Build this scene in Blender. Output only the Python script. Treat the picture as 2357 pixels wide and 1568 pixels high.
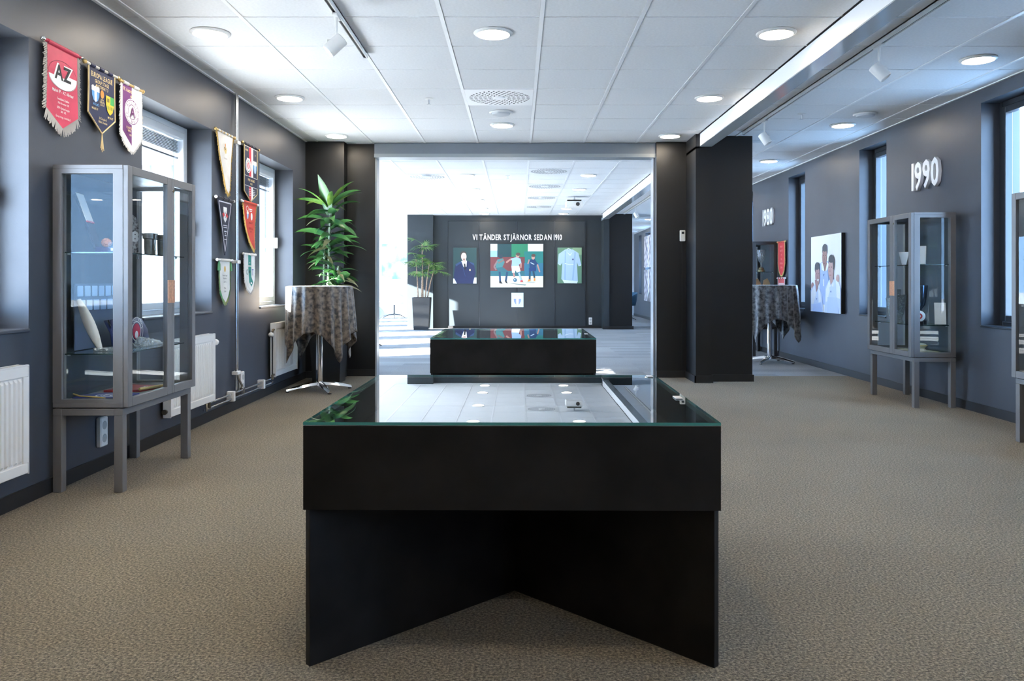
import bpy, bmesh, math, random
from mathutils import Vector, Matrix, Euler
random.seed(7)
scene = bpy.context.scene
COL = scene.collection
for o in list(bpy.data.objects):
    bpy.data.objects.remove(o, do_unlink=True)

# ------------------------------------------------------------------ camera
CZ = 1.07                      # lens height above the carpet
cam = bpy.data.cameras.new('camera')
cam.sensor_width = 36.0
cam.lens = 36.0 * 1866 / 2357
cam.shift_x = -13.5 / 2357
cam.shift_y = -133.0 / 2357
cam.clip_start = 0.05
cam.clip_end = 300
camo = bpy.data.objects.new('camera', cam)
COL.objects.link(camo)
camo.location = (0, 0, CZ)
camo.rotation_euler = (math.pi / 2, 0, 0)
scene.camera = camo

# ------------------------------------------------------------------ world, sun, exposure
world = bpy.data.worlds.new('sky')
scene.world = world
world.use_nodes = True
bg = world.node_tree.nodes['Background']
bg.inputs[0].default_value = (0.36, 0.62, 1.0, 1)
bg.inputs[1].default_value = 10.0

sun = bpy.data.lights.new('sun', 'SUN')
sun.energy = 90.0
sun.angle = math.radians(0.6)
sun.color = (1.0, 0.95, 0.88)
suno = bpy.data.objects.new('sun', sun)
COL.objects.link(suno)
SUN_DIR = Vector((0.84, 0.38, -0.31)).normalized()
suno.rotation_euler = SUN_DIR.to_track_quat('-Z', 'Y').to_euler()
suno.location = (-8, -5, 8)

vs = scene.view_settings
scene.display_settings.display_device = 'sRGB'
vs.view_transform = 'Standard'
vs.look = 'None'
vs.exposure = 1.35
vs.gamma = 1.0
vs.use_curve_mapping = False
cy = scene.cycles
cy.use_denoising = True
cy.max_bounces = 10
cy.diffuse_bounces = 6
cy.glossy_bounces = 5
cy.transmission_bounces = 8
cy.transparent_max_bounces = 24
cy.caustics_reflective = False
cy.caustics_refractive = False
cy.sample_clamp_indirect = 30.0
cy.blur_glossy = 0.5

DOWN_STRENGTH = 34.0
DOWN_COLOR = (1.0, 0.86, 0.68)

# ------------------------------------------------------------------ helpers
def link(o, parent=None):
    COL.objects.link(o)
    if parent is not None:
        o.parent = parent
    return o

def tag(o, label=None, cat=None, group=None, kind=None):
    if label: o['label'] = label
    if cat: o['category'] = cat
    if group: o['group'] = group
    if kind: o['kind'] = kind
    return o

def empty(name, loc=(0, 0, 0), rz=0.0, parent=None):
    o = bpy.data.objects.new(name, None)
    o.empty_display_size = 0.1
    o.location = loc
    o.rotation_euler = (0, 0, rz)
    return link(o, parent)

SIDE = {  # local x = along the surface, y = up, z = out of the surface
    'left': Matrix(((0, 0, 1), (1, 0, 0), (0, 1, 0))),
    'far': Matrix(((1, 0, 0), (0, 0, -1), (0, 1, 0))),
    'right': Matrix(((0, 0, -1), (-1, 0, 0), (0, 1, 0))),
    'flat': Matrix(((1, 0, 0), (0, 1, 0), (0, 0, 1))),
}

def on_wall(name, loc, side):
    o = empty(name, loc)
    o.rotation_euler = SIDE[side].to_euler()
    return o

def thing(name, label, cat, loc=(0, 0, 0), rz=0.0, group=None):
    return tag(empty(name, loc, rz), label, cat, group)

class MB:
    """collects shapes into one mesh"""
    def __init__(self):
        self.bm = bmesh.new()
        self.mi = 0
    def _mark(self, faces):
        for f in faces:
            f.material_index = self.mi
    def box(self, x0, x1, y0, y1, z0, z1, bevel=0.0, seg=1):
        r = bmesh.ops.create_cube(self.bm, size=1.0)
        vs_ = r['verts']
        for v in vs_:
            v.co = Vector(((x0 + x1) / 2 + v.co.x * (x1 - x0), (y0 + y1) / 2 + v.co.y * (y1 - y0), (z0 + z1) / 2 + v.co.z * (z1 - z0)))
        fs = set(f for v in vs_ for f in v.link_faces)
        if bevel:
            es = list(set(e for v in vs_ for e in v.link_edges))
            rb = bmesh.ops.bevel(self.bm, geom=es, offset=bevel, segments=seg, profile=0.5, affect='EDGES')
            fs = set(rb['faces']) | set(f for f in fs if f.is_valid)
        self._mark([f for f in fs if f.is_valid])
        return self
    def hexa(self, b, t):
        """eight corners: bottom loop b, top loop t"""
        v = [self.bm.verts.new(p) for p in list(b) + list(t)]
        n = len(b)
        fs = [self.bm.faces.new(v[:n][::-1]), self.bm.faces.new(v[n:])]
        for i in range(n):
            fs.append(self.bm.faces.new((v[i], v[(i + 1) % n], v[n + (i + 1) % n], v[n + i])))
        self._mark(fs)
        return self
    def rings(self, rings, cap0=True, cap1=True, closed=True):
        vr = [[self.bm.verts.new(p) for p in ring] for ring in rings]
        n = len(vr[0])
        fs = []
        for a, b in zip(vr[:-1], vr[1:]):
            for i in range(n if closed else n - 1):
                j = (i + 1) % n
                fs.append(self.bm.faces.new((a[i], a[j], b[j], b[i])))
        if cap0 and n > 2: fs.append(self.bm.faces.new(vr[0][::-1]))
        if cap1 and n > 2: fs.append(self.bm.faces.new(vr[-1]))
        self._mark(fs)
        return self
    def lathe(self, prof, n=24, c=(0, 0, 0), axis='z', cap0=True, cap1=True):
        rr = []
        for (r, h) in prof:
            ring = []
            for i in range(n):
                a = 2 * math.pi * i / n
                p = (r * math.cos(a), r * math.sin(a), h)
                if axis == 'x': p = (p[2], p[0], p[1])
                if axis == 'y': p = (p[1], p[2], p[0])
                ring.append((p[0] + c[0], p[1] + c[1], p[2] + c[2]))
            rr.append(ring)
        return self.rings(rr, cap0, cap1)
    def tube(self, pts, r, n=8, cap=True):
        pts = [Vector(p) for p in pts]
        rad = r if isinstance(r, (list, tuple)) else [r] * len(pts)
        rr = []
        up = None
        for i, p in enumerate(pts):
            d = (pts[min(i + 1, len(pts) - 1)] - pts[max(i - 1, 0)]).normalized()
            if up is None:
                up = Vector((0, 0, 1)) if abs(d.z) < 0.9 else Vector((1, 0, 0))
            s = d.cross(up)
            if s.length < 1e-5:
                up = Vector((0.3, 1, 0.2)); s = d.cross(up)
            s.normalize()
            u = s.cross(d).normalized()
            up = u
            rr.append([p + s * (rad[i] * math.cos(2 * math.pi * k / n)) + u * (rad[i] * math.sin(2 * math.pi * k / n)) for k in range(n)])
        return self.rings(rr, cap, cap)
    def face(self, pts):
        f = self.bm.faces.new([self.bm.verts.new(p) for p in pts])
        self._mark([f])
        return self
    def flat(self, pts, z=0.0):
        """printed shape lying in the local xy plane, facing +z"""
        a = 0.0
        for (x0, y0), (x1, y1) in zip(pts, pts[1:] + pts[:1]):
            a += x0 * y1 - x1 * y0
        if a < 0: pts = pts[::-1]
        return self.face([(x, y, z) for x, y in pts])
    def disc(self, cx, cy, rx, ry, z, n=20, a0=0.0, a1=2 * math.pi):
        full = abs(a1 - a0 - 2 * math.pi) < 1e-6
        m = n if full else n + 1
        pts = [(cx + rx * math.cos(a0 + (a1 - a0) * i / n), cy + ry * math.sin(a0 + (a1 - a0) * i / n)) for i in range(m)]
        return self.flat(pts, z)
    def ringflat(self, cx, cy, rx, ry, w, z, n=28):
        for i in range(n):
            a, b = 2 * math.pi * i / n, 2 * math.pi * (i + 1) / n
            self.flat([(cx + rx * math.cos(a), cy + ry * math.sin(a)), (cx + rx * math.cos(b), cy + ry * math.sin(b)),
                       (cx + (rx - w) * math.cos(b), cy + (ry - w) * math.sin(b)), (cx + (rx - w) * math.cos(a), cy + (ry - w) * math.sin(a))], z)
        return self
    def slab(self, pts, z0, z1):
        """xy outline given thickness along z"""
        a = 0.0
        for (x0, y0), (x1, y1) in zip(pts, pts[1:] + pts[:1]):
            a += x0 * y1 - x1 * y0
        if a < 0: pts = pts[::-1]
        return self.hexa([(x, y, z0) for x, y in pts], [(x, y, z1) for x, y in pts])
    def blob(self, c, r, sub=2):
        res = bmesh.ops.create_icosphere(self.bm, subdivisions=sub, radius=1.0)
        for v in res['verts']:
            v.co = Vector((c[0] + v.co.x * r[0], c[1] + v.co.y * r[1], c[2] + v.co.z * r[2]))
        self._mark(set(f for v in res['verts'] for f in v.link_faces))
        return self
    def mesh(self, mesh, mat4):
        n0 = len(self.bm.faces)
        nv = len(self.bm.verts)
        self.bm.from_mesh(mesh)
        self.bm.verts.ensure_lookup_table(); self.bm.faces.ensure_lookup_table()
        for v in self.bm.verts[nv:]:
            v.co = mat4 @ v.co
        self._mark(self.bm.faces[n0:])
        return self
    def data(self, name, mats, smooth=None):
        me = bpy.data.meshes.new(name)
        bmesh.ops.recalc_face_normals(self.bm, faces=[f for f in self.bm.faces if len(f.edges[0].link_faces) > 1]) if smooth != 'keep' else None
        self.bm.to_mesh(me)
        self.bm.free()
        for m in (mats if isinstance(mats, (list, tuple)) else [mats]):
            me.materials.append(m)
        if smooth and smooth != 'keep':
            me.polygons.foreach_set('use_smooth', [True] * len(me.polygons))
            if hasattr(me, 'set_sharp_from_angle'):
                me.set_sharp_from_angle(angle=math.radians(38 if smooth is True else smooth))
        return me
    def build(self, name, mats, parent=None, smooth=None):
        return link(bpy.data.objects.new(name, self.data(name, mats, smooth)), parent)

def put(name, me, parent=None, loc=(0, 0, 0), rot=(0, 0, 0), scale=(1, 1, 1)):
    o = bpy.data.objects.new(name, me)
    o.location = loc; o.rotation_euler = rot; o.scale = scale
    return link(o, parent)

def copy_tree(o, parent=None):
    c = o.copy()
    COL.objects.link(c)
    c.parent = parent
    for ch in list(o.children):
        copy_tree(ch, c)
    return c

# text: glyph outlines turned into meshes, one per character, set side by side
_gl = {}
def glyph(ch, weight, extrude):
    k = (ch, weight, extrude)
    if k not in _gl:
        cu = bpy.data.curves.new('glyph', 'FONT')
        cu.body = ch
        cu.size = 1.0
        cu.offset = weight
        cu.extrude = extrude
        cu.resolution_u = 2
        ob = bpy.data.objects.new('glyph', cu)
        me = bpy.data.meshes.new_from_object(ob)
        bpy.data.objects.remove(ob)
        xs = [v.co.x for v in me.vertices] or [0.0]
        me.transform(Matrix.Translation((-min(xs), 0, 0)))
        _gl[k] = (me, max(xs) - min(xs))
    return _gl[k]

def set_text(s, height, weight=0.0, extrude=0.0, gap=0.09, squeeze=1.0):
    """-> list of (char, mesh, x, scale); cap height = height; total width"""
    sc = height / 0.70
    x, out = 0.0, []
    for ch in s:
        if ch == ' ':
            x += 0.32 * sc * squeeze
            continue
        me, w = glyph(ch, weight, extrude / sc)
        out.append((ch, me, x, sc))
        x += (w + gap) * sc * squeeze
    return out, x - gap * sc * squeeze

def text_into(mb, s, height, cx, cy, z, weight=0.0, gap=0.09, squeeze=1.0, maxw=None, rot=0.0):
    items, w = set_text(s, height, weight, 0.0, gap, squeeze)
    k = 1.0
    if maxw and w > maxw: k = maxw / w
    for ch, me, x, sc in items:
        m = Matrix.Translation((cx, cy, z)) @ Matrix.Rotation(rot, 4, 'Z') @ Matrix.Translation(((x - w / 2) * k, -height / 2, 0)) @ Matrix.Diagonal((sc * squeeze * k, sc, 1, 1))
        mb.mesh(me, m)
    return mb

# ------------------------------------------------------------------ materials
MAT = {}
def mat(name, col, rough=0.6, metal=0.0, spec=0.5, noise=None, bump=None, emit=None, strength=0.0, coat=0.0, sheen=0.0, alpha=None):
    """principled material; noise = (scale, amount) mottles the colour, bump = (scale, strength, distance)"""
    if name in MAT: return MAT[name]
    m = bpy.data.materials.new(name)
    m.use_nodes = True
    nt = m.node_tree
    b = nt.nodes['Principled BSDF']
    b.inputs['Base Color'].default_value = (*col, 1)
    b.inputs['Roughness'].default_value = rough
    b.inputs['Metallic'].default_value = metal
    b.inputs['Specular IOR Level'].default_value = spec
    b.inputs['Coat Weight'].default_value = coat
    b.inputs['Sheen Weight'].default_value = sheen
    if emit:
        b.inputs['Emission Color'].default_value = (*emit, 1)
        b.inputs['Emission Strength'].default_value = strength
    if noise or bump:
        tc = nt.nodes.new('ShaderNodeTexCoord')
    if noise:
        n = nt.nodes.new('ShaderNodeTexNoise')
        n.inputs['Scale'].default_value = noise[0]
        n.inputs['Detail'].default_value = 5
        r = nt.nodes.new('ShaderNodeValToRGB')
        a = noise[1]
        c1 = noise[2] if len(noise) > 2 else tuple(max(0, c * (1 + a)) for c in col)
        c0 = noise[3] if len(noise) > 3 else tuple(c * (1 - a) for c in col)
        r.color_ramp.elements[0].position = 0.36; r.color_ramp.elements[0].color = (*c0, 1)
        r.color_ramp.elements[1].position = 0.64; r.color_ramp.elements[1].color = (*c1, 1)
        nt.links.new(tc.outputs['Object'], n.inputs['Vector'])
        nt.links.new(n.outputs[0], r.inputs[0])
        nt.links.new(r.outputs[0], b.inputs['Base Color'])
    if bump:
        n2 = nt.nodes.new('ShaderNodeTexNoise')
        n2.inputs['Scale'].default_value = bump[0]
        n2.inputs['Detail'].default_value = 4
        bp = nt.nodes.new('ShaderNodeBump')
        bp.inputs['Strength'].default_value = bump[1]
        bp.inputs['Distance'].default_value = bump[2]
        nt.links.new(tc.outputs['Object'], n2.inputs['Vector'])
        nt.links.new(n2.outputs[0], bp.inputs['Height'])
        nt.links.new(bp.outputs[0], b.inputs['Normal'])
    MAT[name] = m
    return m

def glass(name, tint=(1, 1, 1), ior=1.5, gloss=1.0, rough=0.0):
    """thin pane: mirror reflection by Fresnel over a tinted clear sheet"""
    if name in MAT: return MAT[name]
    m = bpy.data.materials.new(name)
    m.use_nodes = True
    nt = m.node_tree
    nt.nodes.remove(nt.nodes['Principled BSDF'])
    out = nt.nodes['Material Output']
    tr = nt.nodes.new('ShaderNodeBsdfTransparent'); tr.inputs[0].default_value = (*tint, 1)
    gl = nt.nodes.new('ShaderNodeBsdfGlossy'); gl.inputs['Roughness'].default_value = rough
    gl.inputs[0].default_value = (gloss, gloss, gloss, 1)
    fr = nt.nodes.new('ShaderNodeFresnel'); fr.inputs[0].default_value = ior
    geo = nt.nodes.new('ShaderNodeNewGeometry')
    mx = nt.nodes.new('ShaderNodeMixShader')
    # a pane seen from behind its face must not show total internal reflection
    mul = nt.nodes.new('ShaderNodeMath'); mul.operation = 'MULTIPLY'
    sub = nt.nodes.new('ShaderNodeMath'); sub.operation = 'SUBTRACT'; sub.inputs[0].default_value = 1.0
    nt.links.new(geo.outputs['Backfacing'], sub.inputs[1])
    nt.links.new(fr.outputs[0], mul.inputs[0]); nt.links.new(sub.outputs[0], mul.inputs[1])
    nt.links.new(mul.outputs[0], mx.inputs[0])
    nt.links.new(tr.outputs[0], mx.inputs[1]); nt.links.new(gl.outputs[0], mx.inputs[2])
    nt.links.new(mx.outputs[0], out.inputs[0])
    MAT[name] = m
    return m

def carpet(name, c0, c1, c2, scale=170.0, plank=None):
    m = bpy.data.materials.new(name); MAT[name] = m
    m.use_nodes = True
    nt = m.node_tree; b = nt.nodes['Principled BSDF']
    b.inputs['Roughness'].default_value = 0.95
    b.inputs['Specular IOR Level'].default_value = 0.1
    b.inputs['Sheen Weight'].default_value = 0.12
    tc = nt.nodes.new('ShaderNodeTexCoord')
    n = nt.nodes.new('ShaderNodeTexNoise'); n.inputs['Scale'].default_value = scale; n.inputs['Detail'].default_value = 3; n.inputs['Roughness'].default_value = 0.75
    r = nt.nodes.new('ShaderNodeValToRGB')
    e = r.color_ramp.elements
    e[0].position = 0.34; e[0].color = (*c0, 1)
    e[1].position = 0.66; e[1].color = (*c2, 1)
    k = e.new(0.5); k.color = (*c1, 1)
    nt.links.new(tc.outputs['Object'], n.inputs['Vector'])
    nt.links.new(n.outputs[0], r.inputs[0])
    # slow wear variation
    n3 = nt.nodes.new('ShaderNodeTexNoise'); n3.inputs['Scale'].default_value = 0.9
    mr = nt.nodes.new('ShaderNodeMapRange'); mr.inputs[1].default_value = 0.3; mr.inputs[2].default_value = 0.7; mr.inputs[3].default_value = 0.88; mr.inputs[4].default_value = 1.1
    nt.links.new(tc.outputs['Object'], n3.inputs['Vector']); nt.links.new(n3.outputs[0], mr.inputs[0])
    mx = nt.nodes.new('ShaderNodeMix'); mx.data_type = 'RGBA'; mx.blend_type = 'MULTIPLY'; mx.inputs[0].default_value = 1.0
    nt.links.new(r.outputs[0], mx.inputs[6]); nt.links.new(mr.outputs[0], mx.inputs[7])
    last = mx.outputs[2]
    if plank:
        br = nt.nodes.new('ShaderNodeTexBrick')
        br.inputs['Scale'].default_value = 1.0
        br.inputs['Brick Width'].default_value = plank[0]; br.inputs['Row Height'].default_value = plank[1]
        br.inputs['Mortar Size'].default_value = 0.0
        br.inputs['Color1'].default_value = (0.78, 0.78, 0.78, 1); br.inputs['Color2'].default_value = (1.15, 1.15, 1.15, 1)
        nt.links.new(tc.outputs['Object'], br.inputs['Vector'])
        mx2 = nt.nodes.new('ShaderNodeMix'); mx2.data_type = 'RGBA'; mx2.blend_type = 'MULTIPLY'; mx2.inputs[0].default_value = 1.0
        nt.links.new(last, mx2.inputs[6]); nt.links.new(br.outputs[0], mx2.inputs[7])
        last = mx2.outputs[2]
    nt.links.new(last, b.inputs['Base Color'])
    bp = nt.nodes.new('ShaderNodeBump'); bp.inputs['Strength'].default_value = 0.6; bp.inputs['Distance'].default_value = 0.006
    nt.links.new(n.outputs[0], bp.inputs['Height']); nt.links.new(bp.outputs[0], b.inputs['Normal'])
    return m

WALL = mat('charcoal wall paint', (0.051, 0.058, 0.073), 0.45, noise=(1.3, 0.10), bump=(260, 0.12, 0.002))
BLACKWALL = mat('black wall paint', (0.0055, 0.0060, 0.0070), 0.4, noise=(1.5, 0.12), bump=(260, 0.1, 0.002))
SLATEWALL = mat('slate partition paint', (0.020, 0.028, 0.034), 0.45, noise=(1.1, 0.1))
BASEB = mat('black skirting', (0.012, 0.012, 0.013), 0.45)
TILE = mat('ceiling tile', (0.78, 0.79, 0.80), 0.9, noise=(60, 0.03), bump=(400, 0.15, 0.001))
TBAR = mat('ceiling grid metal', (0.86, 0.87, 0.88), 0.35)
VOID = mat('plenum board', (0.25, 0.25, 0.26), 0.9)
WHITEM = mat('white painted metal', (0.80, 0.80, 0.79), 0.35)
WHITEP = mat('white plastic', (0.82, 0.81, 0.78), 0.4)
BEAMW = mat('white beam paint', (0.86, 0.87, 0.88), 0.5)
MIRR = mat('glossy lacquered strip', (0.50, 0.53, 0.55), 0.12, 0.25, spec=0.8, bump=(7, 0.10, 0.01))
SOFF = mat('grey soffit paint', (0.19, 0.22, 0.26), 0.4)
LIP = mat('grey painted lip', (0.30, 0.34, 0.37), 0.35)
ALU = mat('brushed aluminium', (0.62, 0.64, 0.66), 0.3, 1.0)
CHROME = mat('chrome', (0.85, 0.85, 0.86), 0.08, 1.0)
PIPE = mat('steel pipe', (0.62, 0.63, 0.64), 0.25, 1.0)
BRASS = mat('dark valve brass', (0.20, 0.17, 0.12), 0.35, 0.9)
RAD = mat('cream radiator enamel', (0.76, 0.74, 0.70), 0.35)
RADD = mat('radiator slot shade', (0.30, 0.29, 0.27), 0.5)
CAB = mat('grey powder coated steel', (0.17, 0.165, 0.165), 0.42, 0.1, noise=(3, 0.05))
CABD = mat('dark powder coated steel', (0.035, 0.033, 0.034), 0.42)
COPPER = mat('copper handle', (0.85, 0.42, 0.24), 0.35, 0.7, noise=(70, 0.12))
PANE = glass('clear pane', (0.95, 0.975, 0.98), 1.36, 0.7)
WPANE = glass('window pane', (0.95, 0.98, 1.0), 1.4)
SHELFG = glass('shelf glass', (0.86, 0.95, 0.93), 1.5)
GEDGE = mat('green glass edge', (0.05, 0.22, 0.20), 0.15, spec=0.8)
GEDGED = mat('dark glass edge', (0.01, 0.035, 0.035), 0.15, spec=0.8)
LAM = mat('black laminate', (0.0085, 0.0078, 0.0074), 0.45, noise=(6, 0.45), spec=0.25)
DARKFR = mat('dark window frame', (0.02, 0.026, 0.034), 0.3)
WFR = mat('pale window frame', (0.66, 0.68, 0.70), 0.4)
BLIND = mat('dark blind slat', (0.010, 0.012, 0.015), 0.4)
DIFF = mat('lit diffuser', (0.9, 0.88, 0.84), 0.5, emit=DOWN_COLOR, strength=DOWN_STRENGTH)
CREAM = mat('cream finish', (0.83, 0.80, 0.74), 0.5)
BLACK = mat('black plastic', (0.012, 0.012, 0.013), 0.35)
CARPET = carpet('tan loop carpet', (0.036, 0.031, 0.020), (0.158, 0.130, 0.087), (0.36, 0.30, 0.21), 115)
CARPET2 = carpet('grey plank carpet', (0.14, 0.15, 0.165), (0.205, 0.218, 0.235), (0.28, 0.295, 0.31), 90, plank=(1.0, 0.25))
PALEWALL = mat('pale blue wall paint', (0.62, 0.70, 0.78), 0.6)
FACADE = mat('pale facade cladding', (0.34, 0.39, 0.46), 0.5, noise=(0.6, 0.06))
GROUND = mat('pale concrete', (0.59, 0.585, 0.57), 0.9, noise=(0.4, 0.12))
# ------------------------------------------------------------------ the setting
XL, XR = -2.39, 3.80
YB, YO, YF = -4.0, 9.30, 26.5
XBL = -5.6
ZC = 2.66

def struct(o):
    o['kind'] = 'structure'
    return o

struct(MB().box(XL - 0.3, XR + 0.3, YB, YO, -0.12, 0.0).build('floor', CARPET))
struct(MB().box(XBL, XR + 0.3, YO, YF, -0.12, 0.0).build('floor', CARPET2))
struct(MB().box(-80, 80, -60, 120, -0.55, -0.4).build('ground', GROUND))

LWIN = [(2.80, 3.96), (5.156, 6.326), (7.50, 8.61)]
LZ = (0.83, 2.268)
RWIN = [(-1.1, -0.45), (1.25, 1.90), (3.62, 4.28), (5.99, 6.65), (8.36, 9.02), (10.73, 11.38), (13.10, 13.75), (15.45, 16.1), (17.8, 18.45), (20.2, 20.85), (22.55, 24.15), (24.9, 25.4)]
RZ = (0.705, 2.545)

def pierced(x0, x1, y0, y1, wins, zz, ztop=ZC + 0.02):
    """wall along Y with rectangular openings"""
    mb = MB()
    y = y0
    for a, b in wins:
        mb.box(x0, x1, y, a, -0.1, ztop)
        mb.box(x0, x1, a, b, -0.1, zz[0])
        mb.box(x0, x1, a, b, zz[1], ztop)
        y = b
    mb.box(x0, x1, y, y1, -0.1, ztop)
    return mb
struct(pierced(XL - 0.30, XL, YB, YO, LWIN, LZ).build('wall_left', WALL))
struct(pierced(XR, XR + 0.32, YB, YF, RWIN, RZ).build('wall_right', WALL))
# plain wall behind the camera
struct(MB().box(XL - 0.3, XR + 0.32, YB - 0.25, YB, -0.1, ZC + 0.02).build('wall_back', PALEWALL))

# cross wall at the opening: two dark piers on the left, the stepped pillar on the right
struct(MB().box(XL, -1.955, 9.12, YO + 0.1, 0, ZC).build('wall_pier', BLACKWALL))
struct(MB().box(-1.955, -1.632, 9.29, 9.42, 0, ZC).build('wall_pier', BLACKWALL))
struct(MB().box(1.565, 1.90, 9.15, 9.42, 0, ZC).build('wall_pier', BLACKWALL))
struct(MB().box(1.90, 2.07, 8.66, 9.42, 0, 2.528).box(1.90, 1.945, 8.66, 9.42, 2.5, ZC).build('pillar', BLACKWALL))
struct(MB().box(2.07, 2.54, 8.78, 9.42, 0, ZC).build('pillar', BLACKWALL))
# outer wall of the far hall where it stands proud of this room
mb = MB()
mb.box(XBL - 0.3, XL, YO + 0.1, YO + 0.35, -0.4, ZC + 0.5)
struct(mb.build('wall_outer', FACADE))
mb = MB()
for i in range(13):
    x = XBL - 0.2 + i * 0.25
    if x < XL - 0.34:
        mb.box(x, x + 0.05, YO + 0.06, YO + 0.1, -0.4, ZC + 0.5)
if True:
    o = struct(mb.build('trim_1', FACADE))

# grey soffit across the opening with its polished lower lip
o = struct(MB().box(-1.632, 1.565, 9.22, 9.42, 2.535, ZC).build('trim_2', SOFF))
MB().box(-1.632, 1.565, 9.205, 9.42, 2.495, 2.535).build('metal_lip', LIP, o)
for x in (-1.632, 1.565):
    s = 1 if x < 0 else -1
    struct(MB().box(min(x, x + s * 0.018), max(x, x + s * 0.018), 9.27, 9.44, 0, 2.495).build('trim_3', LIP))

# beam with its mirror-bright underside, near room and far hall
def beam(y0, y1):
    o = struct(MB().box(1.945, 2.07, y0, y1, 2.532, ZC).build('beam', BEAMW))
    MB().box(1.943, 2.072, y0, y1, 2.524, 2.532).build('polished_strip', MIRR, o)
beam(YB, 8.66)
beam(9.42, 18.6)

# ---- suspended ceiling: boards above, grid bars, and single tiles
GX = [-2.257 - 0.0 + 0.6 * i for i in range(8)]      # grid lines, near room and hall
GX = [-2.257 + 0.6 * i for i in range(8)]            # ... 1.943
AX = [2.37, 2.97, 3.57]
GY0 = 4.856
ceil = struct(MB().box(XBL - 0.3, XR + 0.32, YB - 0.25, YF + 0.3, ZC + 0.03, ZC + 0.2).build('ceiling', VOID))
def tile_mesh(w, l):
    mb = MB(); mb.box(-w / 2, w / 2, -l / 2, l / 2, 0, 0.018, 0.003)
    return mb.data('tile', TILE)
_tm = {}
def tile(x0, x1, y0, y1):
    w, l = round(x1 - x0, 3), round(y1 - y0, 3)
    if w < 0.03 or l < 0.03: return
    if (w, l) not in _tm: _tm[(w, l)] = tile_mesh(w, l)
    put('tile', _tm[(w, l)], ceil, ((x0 + x1) / 2, (y0 + y1) / 2, ZC + 0.002))
GB = 0.012   # half width of a main grid bar
CB = 0.0065   # half gap at a cross joint
def field(xs, ys, skip=()):
    for i in range(len(xs) - 1):
        for j in range(len(ys) - 1):
            if (i, j) in skip: continue
            tile(xs[i] + (GB if i else 0.0), xs[i + 1] - GB, ys[j] + CB, ys[j + 1] - CB)
VENTS_NEAR = [(-0.457, 0.143, 6.656)]
VENTS_FAR = [(0.143, 0.743, y) for y in (11.256, 13.056, 14.856, 16.656)] + [(-1.657, -1.057, 11.856)]
rows = [GY0 + 0.6 * i for i in range(-2, 8)]
near_rows = [r for r in rows if r < 9.2] + [9.22]
far_rows = [9.456 + 0.6 * i for i in range(0, 16)] + [18.9]
def cells(xs, ys, vents):
    sk = set()
    for i in range(len(xs) - 1):
        for j in range(len(ys) - 1):
            for (vx0, vx1, vy) in vents:
                if abs(xs[i] - vx0) < 0.05 and abs(ys[j] - vy) < 0.1: sk.add((i, j))
    return sk
nx = [XL] + GX
field(nx, near_rows, cells(nx, near_rows, VENTS_NEAR))
ax = [2.075] + AX + [XR]
field(ax, near_rows + [9.856 + 0.6 * i for i in range(0, 7)])
fx = [-2.857] + GX
field(fx, far_rows, cells(fx, far_rows, VENTS_FAR))
# the ceiling goes on as plain boarding where the photograph shows no single tiles
o = MB().box(XL, 1.945, YB, near_rows[0], ZC, ZC + 0.02).box(2.07, XR, YB, near_rows[0], ZC, ZC + 0.02)\
    .box(XBL, -2.857, YO + 0.1, YF, ZC, ZC + 0.02).box(-2.857, XR, 18.9, YF, ZC, ZC + 0.02)\
    .box(2.07, XR, 13.46, 18.9, ZC, ZC + 0.02).box(-2.857, 1.945, 9.3, 9.456, ZC + 0.001, ZC + 0.02).build('boarding', TILE, ceil)
mb = MB()
for x in GX[:-1]:
    mb = MB().box(x - GB, x + GB, near_rows[0], 9.22, ZC - 0.002, ZC + 0.012)
    mb.build('grid_bar', TBAR, ceil)
    MB().box(x - GB, x + GB, 9.42, 18.9, ZC - 0.002, ZC + 0.012).build('grid_bar', TBAR, ceil)
for x in AX:
    MB().box(x - GB, x + GB, near_rows[0], 13.46, ZC - 0.002, ZC + 0.012).build('grid_bar', TBAR, ceil)
for y in near_rows[:-1]:
    MB().box(XL, 1.945, y - CB, y + CB, ZC + 0.007, ZC + 0.014).build('cross_bar', TBAR, ceil)
    MB().box(2.07, XR, y - CB, y + CB, ZC + 0.007, ZC + 0.014).build('cross_bar', TBAR, ceil)
for y in far_rows:
    MB().box(-2.857, 1.945, y - CB, y + CB, ZC + 0.007, ZC + 0.014).build('cross_bar', TBAR, ceil)

# edge trim of the ceiling
struct(MB().box(XL, XL + 0.02, YB, 9.12, ZC - 0.006, ZC + 0.01).build('trim_4', TBAR))
struct(MB().box(XR - 0.02, XR, YB, YF, ZC - 0.006, ZC + 0.01).build('trim_5', TBAR))

# ---- baseboards
struct(MB().box(XL, XL + 0.014, YB, 9.12, 0, 0.075).build('baseboard_left', BASEB))
struct(MB().box(XR - 0.014, XR, YB, YF, 0, 0.075).build('baseboard_right', BASEB))
mb = MB()
mb.box(XL, -1.955 + 0.012, 9.106, 9.12, 0, 0.075).box(-1.955, -1.632, 9.276, 9.29, 0, 0.075)
mb.box(1.565, 1.90, 9.136, 9.15, 0, 0.075).box(1.886, 1.90, 8.646, 9.136, 0, 0.075).box(1.886, 2.084, 8.646, 8.66, 0, 0.075)
mb.box(2.07, 2.554, 8.766, 8.78, 0, 0.075).box(2.54, 2.554, 8.78, 9.42, 0, 0.075)
struct(mb.build('baseboard_opening', BASEB))

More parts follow.
